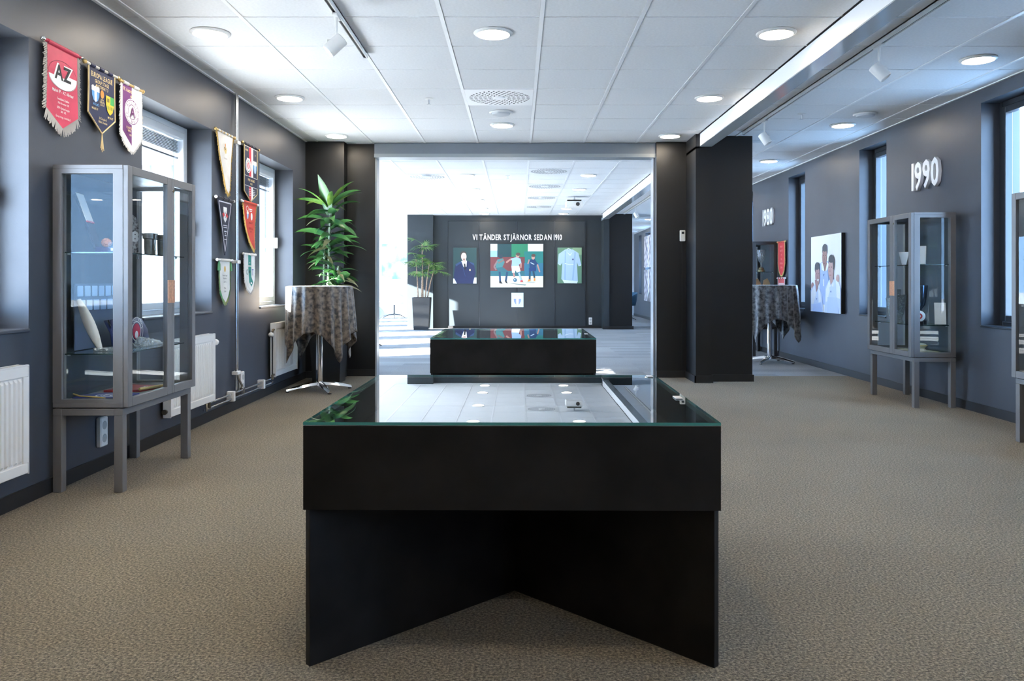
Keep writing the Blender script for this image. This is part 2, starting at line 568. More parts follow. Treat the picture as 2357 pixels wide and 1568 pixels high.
# ---- far hall: dark partition with four panels, pillar, pale end wall, glazed left side
struct(MB().box(-2.58, 1.97, 19.12, 19.9, 0, ZC).build('wall_far', SLATEWALL))
part_wall = bpy.data.objects['wall_far']
struct(MB().box(-2.58, -1.98, 18.92, 19.12, 0, ZC).build('wall_pier', SLATEWALL))
STEELD = mat('dark steel joint', (0.10, 0.11, 0.13), 0.3, 0.8)
PX = [-1.655, -0.91, -0.02, 0.87, 1.585]
for i in range(4):
    MB().box(PX[i] + 0.008, PX[i + 1] - 0.008, 19.085, 19.12, 0.02, 2.52, 0.004).build('partition_panel', SLATEWALL, part_wall)
for x in PX:
    MB().box(x - 0.006, x + 0.006, 19.075, 19.12, 0.02, 2.52).build('joint_strip', STEELD if x > -1 else SLATEWALL, part_wall)
struct(MB().box(1.97, 2.10, 18.6, 19.9, 0, 2.528).build('pillar', SLATEWALL))
struct(MB().box(2.10, 2.64, 18.72, 19.9, 0, ZC).build('pillar', BLACKWALL))
struct(MB().box(1.955, 2.655, 18.585, 18.72, 0, 0.075).box(-1.64, 1.955, 19.066, 19.08, 0, 0.06).build('baseboard_far', BASEB))
struct(MB().box(XBL - 0.3, XR + 0.32, YF, YF + 0.25, -0.1, ZC + 0.02).build('wall_end', PALEWALL))
# glazed side of the far hall
FW = [(10.0 + 2.35 * i, 11.55 + 2.35 * i) for i in range(7)]
struct(pierced(XBL - 0.25, XBL, YO + 0.35, YF, FW, (0.45, 2.30)).build('wall_hall_left', PALEWALL))
n_win = [0]
def window(loc_x, y0, y1, z0, z1, side, frame_mat, blind=False, deep=0.2, mull=0):
    """side +1: wall on the left of the room (room towards +x); -1: on the right"""
    n_win[0] += 1
    s = side
    root = empty('window_%d' % n_win[0], (loc_x, y0, z0)); root['kind'] = 'structure'
    w, h = y1 - y0, z1 - z0
    def bx(mb, a, b, c, d, e, f):
        x0, x1 = sorted((-s * a, -s * b))
        return mb.box(x0, x1, c, d, e, f, 0.004)
    d0, d1 = deep, deep + 0.07
    t = 0.045
    mb = MB()
    bx(mb, d0, d1, 0, t, 0, h); bx(mb, d0, d1, w - t, w, 0, h)
    bx(mb, d0, d1, t, w - t, 0, t); bx(mb, d0, d1, t, w - t, h - t, h)
    mb.build('outer_frame', frame_mat, root)
    u = t + 0.004
    mb = MB(); sw = 0.05
    bx(mb, d0 - 0.012, d1 - 0.02, u, u + sw, u, h - u); bx(mb, d0 - 0.012, d1 - 0.02, w - u - sw, w - u, u, h - u)
    bx(mb, d0 - 0.012, d1 - 0.02, u + sw, w - u - sw, u, u + sw); bx(mb, d0 - 0.012, d1 - 0.02, u + sw, w - u - sw, h - u - sw, h - u)
    for k in range(mull):
        yy = w * (k + 1) / (mull + 1)
        bx(mb, d0 - 0.012, d1 - 0.02, yy - 0.03, yy + 0.03, u + sw, h - u - sw)
    mb.build('sash', frame_mat, root)
    mb = MB(); bx(mb, d0 + 0.02, d0 + 0.026, u + sw - 0.01, w - u - sw + 0.01, u + sw - 0.01, h - u - sw + 0.01)
    mb.build('pane', WPANE, root)
    if blind:
        for k in range(9):
            mb = MB(); zz = h - u - sw - 0.012 - k * 0.011
            bx(mb, d0 + 0.032, d0 + 0.058, u + sw, w - u - sw, zz - 0.003, zz)
            mb.build('blind_slat', BLIND, root)
        mb = MB(); bx(mb, d0 + 0.03, d0 + 0.06, u + sw, w - u - sw, h - u - sw - 0.15, h - u - sw - 0.135); mb.build('blind_rail', BLIND, root)
        mb = MB(); bx(mb, d0 - 0.05, d0 - 0.012, w - u - 0.035, w - u - 0.012, h * 0.42, h * 0.42 + 0.11); mb.build('window_handle', WHITEM, root)
    mb = MB(); bx(mb, -0.012, d0, 0.002, w - 0.002, 0, 0.016); mb.build('sill', WALL if frame_mat is not DARKFR else DARKFR, root)
    return root
for a, b in LWIN:
    window(XL, a, b, LZ[0], LZ[1], 1, WFR, True, 0.19)
for a, b in RWIN:
    window(XR, a, b, RZ[0], RZ[1], -1, DARKFR, False, 0.15)
for a, b in FW:
    window(XBL, a, b, 0.45, 2.30, 1, WFR, False, 0.08, 1)
# unseen canopy added outside, cut to limit sun through the near windows
struct(MB().box(-7.2, XL - 0.3, 0.7, 5.6, 2.42, 2.56).box(-5.5, XL - 0.3, 5.6, 9.30, 2.42, 2.56).build('added_sun_blocker', BEAMW))
# ------------------------------------------------------------------ ceiling fittings
def make_downlight():
    root = empty('ceiling_downlight')
    MB().lathe([(0.090, 0.0), (0.122, 0.0), (0.125, -0.004), (0.118, -0.012), (0.104, -0.016), (0.101, -0.010), (0.090, -0.004)], 40, cap0=False, cap1=False).build('rim', WHITEM, root, True)
    MB().lathe([(0.102, -0.004), (0.100, -0.012), (0.085, -0.018), (0.0015, -0.020)], 40, cap0=False).build('diffuser', DIFF, root, True)
    return root
_dl = make_downlight()
_dl_used = [False]
def downlight(x, y, label, group='round ceiling downlights'):
    o = _dl if not _dl_used[0] else copy_tree(_dl)
    _dl_used[0] = True
    o.location = (x, y, ZC + 0.001)
    tag(o, label, 'ceiling light', group)
XA, XB2, XC3, XD = -1.957, -0.157, 1.643, 3.27
downlight(XA, 5.156, 'round lit downlight in the ceiling above the red and navy pennants')
downlight(XB2, 5.156, 'round lit downlight in the ceiling above the nearer glass-topped display table')
downlight(XC3, 5.156, 'largest round lit downlight close beside the white ceiling beam')
downlight(XA, 6.956, 'round lit downlight in the ceiling near the steel heating pipes, left row')
downlight(XC3, 6.956, 'middle one of the three round downlights alongside the white beam')
downlight(XB2, 8.156, 'round lit downlight just behind the round flush speaker and square air diffuser')
downlight(XA, 8.756, 'round lit downlight in the ceiling above the leafy green corner plant')
downlight(XC3, 8.756, 'round lit downlight by the wide opening, at the beam end')
downlight(XD, 5.756, 'round lit downlight over the aisle in front of the middle grey cabinet')
downlight(XD, 8.156, 'round lit downlight over the aisle near the portrait board of three boys')
downlight(XD, 10.556, 'round lit downlight over the aisle near the farther draped table')
for i, y in enumerate((11.956, 13.756, 15.556, 17.356, 18.556)):
    w = ('first', 'second', 'third', 'fourth', 'last')[i]
    downlight(-0.757, y, '%s round downlight of the left-hand row in the bright far hall' % w)
    downlight(1.043, y, '%s round downlight of the row by the air diffusers in the far hall' % w)
for y, w in ((15.4, 'first'), (20.2, 'second'), (24.5, 'last')):
    downlight(XD, y, '%s of three round downlights over the aisle beyond the black pillar' % w)
for (x, y) in [(a, b) for a in (XA, XB2, XC3) for b in (3.356, 1.556, -0.244, -2.044)] + [(XD, 3.356), (XD, 0.956), (XD, -1.4)]:  # downlight rows carried on out of view to light the near room
    downlight(x, y, 'unseen round downlight carrying on the rows to light the near room')

# ---- track lights
def track(x, y0, y1, label):
    o = thing('track_rail', label, 'light track', (x, y0, ZC - 0.001), group='ceiling light tracks')
    L = y1 - y0
    MB().box(-0.017, -0.009, 0, L, -0.034, 0).box(0.009, 0.017, 0, L, -0.034, 0).box(-0.017, 0.017, 0, L, -0.008, 0).build('rail', WHITEM, o)
    MB().box(-0.009, 0.009, 0.01, L - 0.01, -0.026, -0.008).build('contact_slot', BLACK, o)
    MB().box(-0.0175, 0.0175, L, L + 0.014, -0.0345, 0.0).build('end_cap', ALU, o)
    return o
track(-1.057, YB + 1, 5.60, 'slim silver light track running along the left half of the near ceiling')
track(2.37, YB + 1, 8.50, 'slim light track on the ceiling beside the white beam, over the aisle')
track(2.42, 9.8, 18.4, 'slim light track beyond the pillar in the far hall')
def spot(x, y, aim, label, lit=False, stem=0.13, group='track spotlights'):
    o = thing('track_spotlight', label, 'spotlight', (x, y, ZC - 0.035), group=group)
    MB().box(-0.014, 0.014, -0.06, 0.06, -0.012, 0.0, 0.002).build('adapter', WHITEM, o)
    MB().tube([(0, 0, -0.01), (0, 0, -stem)], [0.009, 0.006], 10).build('stem', WHITEM, o)
    d = Vector(aim).normalized()
    body = empty('lamp_body', (0, 0, 0), 0, o)
    body.rotation_euler = d.to_track_quat('-Z', 'Y').to_euler()
    body.location = Vector((0, 0, -stem - 0.035))
    MB().lathe([(0.034, 0.05), (0.041, 0.046), (0.041, -0.062), (0.037, -0.066), (0.035, -0.055), (0.030, -0.04)], 28, cap1=False).build('housing', WHITEM, body, True)
    MB().lathe([(0.036, -0.052), (0.002, -0.056)], 24, cap0=False).build('lens', mat('lit spot lens', (0.9, 0.88, 0.84), 0.5, emit=(1.0, 0.84, 0.62), strength=220.0) if lit else mat('unlit lens', (0.5, 0.5, 0.48), 0.2), body)
    MB().lathe([(0.013, -0.05), (0.013, 0.05)], 16, axis='x').build('pivot', WHITEM, o).location = (0, 0, -stem - 0.02)
    return o
spot(-1.057, 4.72, (-0.62, -0.1, -0.62), 'white track spotlight, lit, on the track near the red pennant side', True)
spot(2.37, 5.32, (0.55, -0.25, -0.7), 'larger white track spotlight beside the beam, nearer to the viewer')
spot(2.37, 7.79, (0.45, -0.25, -0.8), 'small white track spotlight beside the beam, close to the stepped pillar')
spot(2.42, 11.6, (0.3, -0.3, -0.7), 'white track spotlight seen through the opening beside the far beam')
spot(2.42, 16.6, (0.4, -0.3, -0.7), 'tiny white track spotlight in front of the far black pillar')

# ---- square swirl diffusers
def diffuser(x0, x1, y0, label):
    o = thing('air_diffuser', label, 'air vent', ((x0 + x1) / 2, y0 + 0.3, ZC), group='square ceiling air diffusers')
    mb = MB().box(-0.288, 0.288, -0.295, 0.295, -0.004, 0.012, 0.003)
    mb.build('plate', TBAR, o)
    sl = mat('diffuser slot', (0.05, 0.055, 0.06), 0.7)
    mb = MB()
    for r, n in ((0.085, 12), (0.125, 18), (0.165, 24), (0.205, 30), (0.245, 36)):
        for k in range(n):
            a = 2 * math.pi * k / n
            c = Vector((r * math.cos(a), r * math.sin(a)))
            t = Vector((math.cos(a + 0.55), math.sin(a + 0.55))) * 0.015
            u = Vector((-t.y, t.x)).normalized() * 0.0055
            pts = [c - t - u, c + t - u, c + t + u, c - t + u]
            mb.hexa([(p.x, p.y, -0.0050) for p in pts], [(p.x, p.y, -0.0035) for p in pts])
    s = mb.build('slot', sl, o); s['kind'] = 'stuff'
    MB().lathe([(0.05, -0.004), (0.05, -0.012), (0.0015, -0.015)], 24, cap0=False).build('hub', TBAR, o, True)
diffuser(*VENTS_NEAR[0], 'large square swirl air diffuser in the near ceiling')
for i, v in enumerate(VENTS_FAR[:4]):
    diffuser(*v, '%s square air diffuser in the row on the far hall ceiling' % ('nearest', 'second', 'third', 'farthest')[i])
diffuser(*VENTS_FAR[4], 'square air diffuser alone on the sunny side of the far hall ceiling')

def speaker_disc(x, y, label):
    o = thing('ceiling_speaker', label, 'speaker', (x, y, ZC), group='flush round ceiling speakers')
    MB().lathe([(0.08, 0.0), (0.108, 0.0), (0.110, -0.005), (0.100, -0.014), (0.088, -0.012)], 36, cap0=False, cap1=False).build('rim', WHITEM, o, True)
    MB().lathe([(0.089, -0.008), (0.078, -0.026), (0.045, -0.034), (0.0015, -0.036)], 36, cap0=False).build('grille', mat('speaker grille', (0.60, 0.63, 0.66), 0.6), o, True)
speaker_disc(-0.157, 7.556, 'flush round white speaker between the square diffuser and a downlight')
speaker_disc(3.27, 7.63, 'flush round white speaker in the ceiling over the aisle')
speaker_disc(-1.36, 11.95, 'flush round disc in the bright ceiling of the far hall')
def sprinkler(x, y, label):
    o = thing('sprinkler_head', label, 'sprinkler', (x, y, ZC), group='ceiling sprinkler heads')
    MB().lathe([(0.036, 0.0), (0.036, -0.004), (0.012, -0.010)], 24).build('escutcheon', WHITEM, o, True)
    MB().lathe([(0.010, -0.008), (0.007, -0.045)], 10).build('nozzle', ALU, o)
    MB().lathe([(0.005, -0.045), (0.017, -0.049), (0.017, -0.052)], 12).build('deflector', ALU, o)
sprinkler(-0.767, 7.0, 'small sprinkler head in the ceiling tile left of the square diffuser')
sprinkler(2.67, 7.63, 'small sprinkler head in the ceiling over the aisle')
sprinkler(-0.15, 12.0, 'small sprinkler head in the far hall ceiling')
o = thing('projector', 'small white projector hanging from the far hall ceiling', 'projector', (1.04, 15.0, ZC))
MB().tube([(0, 0, 0), (0, 0, -0.1)], 0.02, 10).build('bracket', WHITEM, o)
MB().box(-0.16, 0.16, -0.12, 0.12, -0.2, -0.09, 0.015).build('case', WHITEP, o)
MB().box(-0.13, 0.13, -0.09, 0.09, -0.085, -0.06).build('mount_plate', BLACK, o)
MB().lathe([(0.035, -0.12), (0.035, -0.135)], 18, c=(0.06, 0, -0.145), axis='y').build('lens', BLACK, o)
# ------------------------------------------------------------------ display tables
GTOP = glass('table glass', (0.75, 0.86, 0.86), 2.1)
def display_table(y0, label, rz=0.0, xc=-0.02):
    S = 0.58
    o = thing('display_table', label, 'display table', (xc, y0 + S, 0), rz, 'black glass-topped display tables')
    # two upright boards crossing corner to corner
    for a in (math.pi / 4, -math.pi / 4):
        L = 0.57 * math.sqrt(2)
        me = MB().box(-L, L, -0.011, 0.011, 0.0, 0.438, 0.001)
        b = me.build('base_board', LAM, o); b.rotation_euler = (0, 0, a)
        if a < 0: b.location = (0, 0, 0.0005)
    mb = MB()
    t = 0.02
    mb.box(-S, S, -S, -S + t, 0.438, 0.672); mb.box(-S, S, S - t, S, 0.438, 0.672)
    mb.box(-S, -S + t, -S + t, S - t, 0.438, 0.672); mb.box(S - t, S, -S + t, S - t, 0.438, 0.672)
    mb.box(-S + t, S - t, -S + t, S - t, 0.438, 0.458)
    mb.build('case', LAM, o)
    MB().box(-S + t, S - t, -S + t, S - t, 0.55, 0.556).build('lining', mat('case lining', (0.02, 0.022, 0.024), 0.8), o)
    mb = MB().box(-S, S, -S, S, 0.674, 0.682)
    g = mb.build('glass_top', [GTOP, GEDGE], o)
    for f in g.data.polygons:
        if abs(f.normal.z) < 0.5: f.material_index = 1
    for (cx, cy) in ((S - 0.03, S - 0.06), (S - 0.03, -0.1)):
        MB().box(cx - 0.012, cx + 0.012, cy - 0.03, cy + 0.03, 0.6825, 0.686, 0.001).build('lock_plate', ALU, o)
    return o
display_table(2.25, 'large black display table with mirrored glass top, in front', math.radians(-0.55), -0.012)
display_table(5.66, 'smaller-looking black display table with glass top behind the first one', 0.0, -0.033)

# ------------------------------------------------------------------ glazed cabinets
def make_cabinet(metal):
    """local: x across the front (0..W), y depth (0 = door face, D = back), front faces -y"""
    W, D, H, B = 0.86, 0.385, 1.672, 0.432
    root = empty('display_cabinet')
    p = 0.045
    for (x, y) in ((0, 0.028), (W - p, 0.028), (0, D - p), (W - p, D - p)):
        MB().box(x, x + p, y, y + p, 0, 0.392, 0.002).build('leg', metal, root)
    mb = MB()
    mb.box(0, W, 0.028, 0.028 + p, 0.392, 0.427, 0.002).box(0, W, D - p, D, 0.392, 0.427, 0.002)
    mb.box(0, p, 0.028 + p, D - p, 0.392, 0.427, 0.002).box(W - p, W, 0.028 + p, D - p, 0.392, 0.427, 0.002)
    mb.build('stand_frame', metal, root)
    mb = MB()
    mb.box(0.0, W, 0.028, D, B, B + 0.026, 0.002)
    mb.box(0.0, W, 0.028, D, H - 0.022, H, 0.002)
    for x in (0, W - p):
        mb.box(x, x + p, 0.028, 0.028 + 0.05, B + 0.026, H - 0.022)
        mb.box(x, x + p, D - 0.045, D, B + 0.026, H - 0.022)
        mb.box(x, x + p, 0.078, D - 0.045, B + 0.026, B + 0.042); mb.box(x, x + p, 0.078, D - 0.045, H - 0.044, H - 0.022)
    mb.build('body', metal, root)
    for x in (0.018, W - 0.024):
        MB().box(x, x + 0.006, 0.078, D - 0.045, B + 0.042, H - 0.044).build('side_pane', PANE, root)
    MB().box(p, W - p, D - 0.006, D - 0.001, B + 0.026, H - 0.022).build('back_pane', PANE, root)
    for z in (1.222, 0.700):
        s = MB().box(0.03, W - 0.03, 0.05, D - 0.012, z, z + 0.006).build('shelf', [SHELFG, GEDGED], root)
        for f in s.data.polygons:
            if abs(f.normal.z) < 0.5: f.material_index = 1
        for x in (0.05, W - 0.056):
            for y in (0.09, D - 0.06):
                MB().box(x, x + 0.006, y, y + 0.012, z - 0.008, z).build('shelf_peg', ALU, root)
    split = 0.525
    for (x0, x1, ml, mr) in ((0.0, split - 0.0015, 0.047, 0.060), (split + 0.0015, W, 0.030, 0.047)):
        d = empty('door', (x0, 0, 0), 0, root)
        w = x1 - x0
        mb = MB()
        mb.box(0, ml, 0, 0.026, B + 0.002, H - 0.002, 0.002).box(w - mr, w, 0, 0.026, B + 0.002, H - 0.002, 0.002)
        mb.box(ml, w - mr, 0, 0.026, B + 0.002, B + 0.048, 0.002).box(ml, w - mr, 0, 0.026, H - 0.046, H - 0.002, 0.002)
        mb.build('door_frame', metal, d)
        MB().box(ml - 0.004, w - mr + 0.004, 0.011, 0.015, B + 0.044, H - 0.042).build('door_pane', PANE, d)
        a, b = (w - mr, w) if x0 == 0 else (0, ml)
        MB().box(a, b, -0.003, 0.0, 0.955, 1.085, 0.001).build('handle', COPPER, d)
        if x0 > 0:
            MB().lathe([(0.008, 0.0), (0.007, -0.006)], 12, c=(0.012, 0, H - 0.075), axis='y').build('lock', BRASS, d)
    return root
def cabinet(src, x, y, side, label, used=[]):
    o = src if src.name not in used else copy_tree(src)
    used.append(src.name)
    o.location = (x, y, 0)
    o.rotation_euler = (0, 0, math.pi / 2 if side == 'left' else -math.pi / 2)
    tag(o, label, 'display cabinet', 'glazed display cabinets along the walls')
    return o
# a quarter turn: on the left wall local +x runs along world +Y and the depth towards -X
proto = make_cabinet(CAB)
CL = cabinet(proto, -1.985, 4.13, 'left', 'tall grey glass display cabinet on the left, below three pennants')
CR = cabinet(proto, 3.355, 7.78, 'right', 'tall grey glass display cabinet under the number 1990')
CE = cabinet(proto, 3.33, 5.47, 'right', 'grey glass display cabinet cut off by the right edge of the picture')
proto2 = make_cabinet(CABD)
CF = cabinet(proto2, 3.39, 12.66, 'right', 'dark display cabinet under the number 1980, behind the draped table')

# ------------------------------------------------------------------ draped bar tables
CLOTH = mat('crushed brown velvet', (0.10, 0.085, 0.075), 0.55, noise=(26, 0.4, (0.230, 0.178, 0.130), (0.020, 0.016, 0.013)), bump=(40, 0.35, 0.004), sheen=0.3)
CLOTHG = mat('crushed grey velvet', (0.10, 0.10, 0.105), 0.55, noise=(26, 0.4, (0.22, 0.22, 0.22), (0.022, 0.023, 0.026)), bump=(40, 0.35, 0.004), sheen=0.6)
def bar_table(x, y, R, top, label, turn=0.0, cloth=CLOTH, base_rot=0.4):
    o = thing('bar_table', label, 'table', (x, y, 0), group='tall round bar tables')
    MB().lathe([(0.032, 0.05), (0.030, top - 0.05)], 24).build('pole', CHROME, o, True)
    MB().lathe([(0.001, top - 0.05), (0.14, top - 0.05), (0.14, top - 0.035), (R - 0.012, top - 0.03), (R - 0.012, top - 0.008), (0.001, top - 0.008)], 40, cap0=False, cap1=False).build('table_top', BLACK, o)
    for k in range(4):
        a = base_rot + math.pi / 2 * k
        rr = []
        for t in [i / 8 for i in range(9)]:
            r = 0.02 + t * 0.31
            z = 0.085 - 0.062 * t ** 1.4
            hw = 0.038 - 0.020 * t
            c, s = math.cos(a), math.sin(a)
            ring = []
            for (u, v) in ((-hw, -0.028 * (1 - 0.6 * t)), (hw, -0.028 * (1 - 0.6 * t)), (hw * 0.7, 0.0), (0, 0.010), (-hw * 0.7, 0.0)):
                ring.append((r * c - u * s, r * s + u * c, max(z + v, 0.008)))
            rr.append(ring)
        leg = MB().rings(rr).build('foot', CHROME, o, True)
        MB().lathe([(0.018, 0.0), (0.018, 0.012)], 12, c=(0.315 * math.cos(a), 0.315 * math.sin(a), 0)).build('glide', BLACK, leg)
    # square cloth: hangs lowest at its four corners
    half = R + 0.435
    n, m = 176, 22
    rings = [[(0.0 + 0.55 * R * math.cos(2 * math.pi * i / n), 0.55 * R * math.sin(2 * math.pi * i / n), top) for i in range(n)]]
    rings.append([((R - 0.012) * math.cos(2 * math.pi * i / n), (R - 0.012) * math.sin(2 * math.pi * i / n), top) for i in range(n)])
    rnd = random.Random(int(x * 100) + 5)
    ph = [rnd.uniform(0, 6.28) for _ in range(6)]
    for j in range(m + 1):
        t = j / m
        ring = []
        for i in range(n):
            a = 2 * math.pi * i / n
            b = (a - turn) % (math.pi / 2)
            b = min(b, math.pi / 2 - b)
            dist = half / math.cos(b)
            hang = min(dist, half * 1.40) - R
            fold = math.cos(20 * a + ph[0] + 0.9 * math.sin(3 * a + ph[1])) * 0.7 + 0.3 * math.cos(9 * a + ph[2])
            amp = (0.005 + 0.034 * t ** 0.7)
            corner = (hang - 0.43) / 0.36
            tuck = 1 - 0.9 * max(0.0, -math.cos(a)) ** 1.5 if x < 0 else 1.0
            r = R + 0.013 + (0.045 * t * (0.5 + 0.6 * corner) + amp * fold) * tuck
            z = top - 0.004 - hang * t - 0.004 * fold * t
            ring.append((r * math.cos(a), r * math.sin(a), z))
        rings.append(ring)
    c = MB().rings(rings, True, False).build('tablecloth', cloth, None, True)
    c.location = (x, y, 0)
    md = c.modifiers.new('thick', 'SOLIDIFY'); md.thickness = 0.004; md.offset = 1
    return o, c
_, c = bar_table(-1.972, 8.05, 0.306, 1.034, 'tall bar table with chrome cross foot in the left corner', math.radians(0), CLOTH, 0.55)
tag(c, 'brown velvet cloth draped over the bar table below the corner plant', 'tablecloth', 'velvet tablecloths')
_, c = bar_table(3.37, 10.85, 0.335, 1.036, 'tall bar table with pale foot near the right wall, behind the pillar', math.radians(0), CLOTHG, 0.9)
tag(c, 'dark grey velvet cloth draped over the bar table by the right wall', 'tablecloth', 'velvet tablecloths')

# ------------------------------------------------------------------ radiators and heating pipes
def radiator(y0, y1, label, valve_low=False, tall_valve=False):
    o = thing('radiator', label, 'radiator', (XL + 0.0015, y0, 0.172), group='cream panel radiators under the windows')
    L, H = y1 - y0, 0.51
    xf = 0.075
    # fluted front sheet
    n = max(8, int(L / 0.033))
    rr_b, pts = [], []
    mb = MB()
    mb.box(xf - 0.012, xf - 0.004, 0.004, L - 0.004, 0.0, H - 0.01)
    mb.build('panel_body', RAD, o)
    fl = MB()
    e = 0.045
    k = int((L - 2 * e) / 0.0335)
    for i in range(k):
        y = e + i * (L - 2 * e) / k
        w = (L - 2 * e) / k
        fl.hexa([(xf - 0.004, y + w * 0.16, 0.055), (xf - 0.004, y + w * 0.84, 0.055), (xf - 0.004, y + w * 0.84, H - 0.06), (xf - 0.004, y + w * 0.16, H - 0.06)],
                [(xf + 0.004, y + w * 0.30, 0.067), (xf + 0.004, y + w * 0.70, 0.067), (xf + 0.004, y + w * 0.70, H - 0.075), (xf + 0.004, y + w * 0.30, H - 0.075)])
    fl.build('flute', RAD, o)['kind'] = 'stuff'
    MB().box(xf - 0.004, xf + 0.0035, 0.004, L - 0.004, 0.0, 0.05, 0.003).box(xf - 0.004, xf + 0.0035, 0.004, L - 0.004, H - 0.055, H - 0.004, 0.003).box(xf - 0.004, xf + 0.0035, 0.004, e - 0.004, 0.05, H - 0.055).box(xf - 0.004, xf + 0.0035, L - e + 0.004, L - 0.004, 0.05, H - 0.055).build('front_rim', RAD, o)
    MB().box(0.025, xf + 0.004, -0.002, 0.004, -0.004, H).build('side_cover', RAD, o)
    MB().box(0.025, xf + 0.004, L - 0.004, L + 0.002, -0.004, H).build('side_cover', RAD, o)
    MB().box(0.028, 0.036, 0.004, L - 0.004, 0, H - 0.01).build('rear_panel', RAD, o)
    g = MB()
    g.box(0.025, 0.034, 0.004, L - 0.004, H - 0.004, H + 0.002).box(xf - 0.006, xf + 0.004, 0.004, L - 0.004, H - 0.004, H + 0.002)
    m_ = int(L / 0.02)
    for i in range(m_):
        y = 0.01 + i * (L - 0.02) / m_
        g.box(0.034, xf - 0.006, y, y + 0.008, H - 0.004, H + 0.001)
    g.build('top_grille', RAD, o)
    mb = MB()
    for z in (0.12, 0.42):
        mb.box(0.0, 0.028, L * 0.2, L * 0.2 + 0.03, z, z + 0.03).box(0.0, 0.028, L * 0.8, L * 0.8 + 0.03, z, z + 0.03)
    mb.build('wall_bracket', WHITEM, o)
    return o
r1 = radiator(2.72, 3.83, 'cream radiator cut off by the left edge, below the nearest window')
r2 = radiator(5.40, 6.19, 'cream radiator half hidden behind the left glass cabinet')
r3 = radiator(7.74, 8.50, 'cream radiator behind the draped bar table, with valve on its near end')
MB().lathe([(0.018, 0.0), (0.016, 0.02), (0.008, 0.04)], 14, c=(0.05, 0.005, 0.04), axis='y').build('bleed_plug', BRASS, r2).location = (0, -0.045, 0)
MB().lathe([(0.012, 0.0), (0.012, 0.03), (0.022, 0.035), (0.024, 0.06), (0.016, 0.085)], 18, c=(0.06, 0.79, 0.44), axis='y').build('thermostat_knob', WHITEP, r2, True)
MB().tube([(0.06, 0.72, -0.005), (0.06, 0.72, -0.05)], 0.011, 8).build('lower_valve', BRASS, r2)
MB().tube([(0.06, 0.66, -0.005), (0.06, 0.66, -0.065)], 0.009, 8).build('drain_valve', CHROME, r2)
MB().tube([(0.06, -0.05, 0.395), (0.06, -0.05, 0.02)], 0.006, 8).build('valve_rod', BLACK, r3)
MB().blob((0.05, -0.055, 0.405), (0.028, 0.026, 0.024)).build('thermostat_knob', WHITEP, r3, True)
MB().tube([(0.06, 0.0, 0.45), (0.06, -0.03, 0.45), (0.06, -0.05, 0.43)], 0.010, 8).build('upper_valve', BRASS, r3)
MB().tube([(0.06, 0.0, 0.02), (0.06, -0.05, 0.02), (0.06, -0.05, -0.02)], 0.012, 8).build('lower_valve', BRASS, r3)

o = thing('heating_pipes', 'pair of bare steel heating pipes running down the wall and along the skirting', 'pipe', (XL + 0.0015, 6.80, 0))
for dy in (-0.016, 0.016):
    MB().tube([(0.03, dy, 0.14 if dy > 0 else 0.26), (0.03, dy, ZC - 0.002)] if dy < 0 else [(0.045, 0.10, 0.155), (0.045, 0.09, 0.20), (0.032, 0.03, 0.265), (0.03, 0.016, 0.30), (0.03, 0.016, ZC - 0.002)], 0.0085, 12).build('riser', PIPE, o, True)
MB().tube([(0.03, -0.016, 0.26), (0.03, -0.016, 0.17)], 0.0105, 12).build('riser_joint', PIPE, o, True)
MB().tube([(0.04, -0.70, 0.155), (0.04, -0.02, 0.155), (0.04, 0.80, 0.155), (0.045, 0.84, 0.156), (0.05, 0.865, 0.16)], 0.0085, 12).build('upper_run', PIPE, o, True)
MB().tube([(0.04, -0.74, 0.115), (0.04, 0.83, 0.115), (0.05, 0.89, 0.12), (0.06, 0.892, 0.13), (0.06, 0.892, 0.136)], 0.0085, 12).build('lower_run', PIPE, o, True)
for z in (0.315, 1.245, 2.245):
    MB().box(0.0, 0.052, -0.038, 0.038, z - 0.014, z + 0.014, 0.003).build('pipe_clip', WHITEP, o)
for y in (-0.13, 0.66):
    MB().box(0.0, 0.062, y - 0.028, y + 0.012, 0.095, 0.178, 0.003).build('pipe_clip', WHITEP, o)
MB().box(0.03, 0.062, 0.075, 0.115, 0.13, 0.18, 0.004).build('tee_joint', PIPE, o)

def outlet(side, x, y, z, label):
    o = on_wall('wall_outlet', (x, y, z), side)
    tag(o, label, 'socket', 'white wall outlets')
    MB().box(-0.04, 0.04, -0.085, 0.085, 0, 0.03, 0.006).build('cover', WHITEP, o)
    for s in (-0.037, 0.037):
        MB().lathe([(0.024, 0.0305), (0.024, 0.0315), (0.021, 0.0315), (0.019, 0.031)], 24, c=(0, s, 0)).build('socket_ring', mat('socket well', (0.45, 0.45, 0.44), 0.5), o)
    return o
outlet('left', XL, 4.63, 0.22, 'white double wall outlet seen below the left glass cabinet')
outlet('left', XL, 6.965, 0.222, 'white double wall outlet beside the steel heating pipes')
outlet('far', 1.71, 19.12, 0.165, 'small white wall outlet low on the far dark partition')
o = on_wall('wall_control', (1.855, 9.15, 1.60), 'far')
tag(o, 'small cream wall control unit with dark window on the dark pier', 'wall control')
MB().box(-0.03, 0.03, -0.062, 0.062, 0, 0.03, 0.006).build('case', CREAM, o)
MB().box(-0.012, 0.016, 0.02, 0.045, 0.03, 0.032).build('display', BLACK, o)
MB().box(-0.004, 0.004, -1.53, -0.062, 0.0, 0.006).build('cable_duct', BLACKWALL, o)
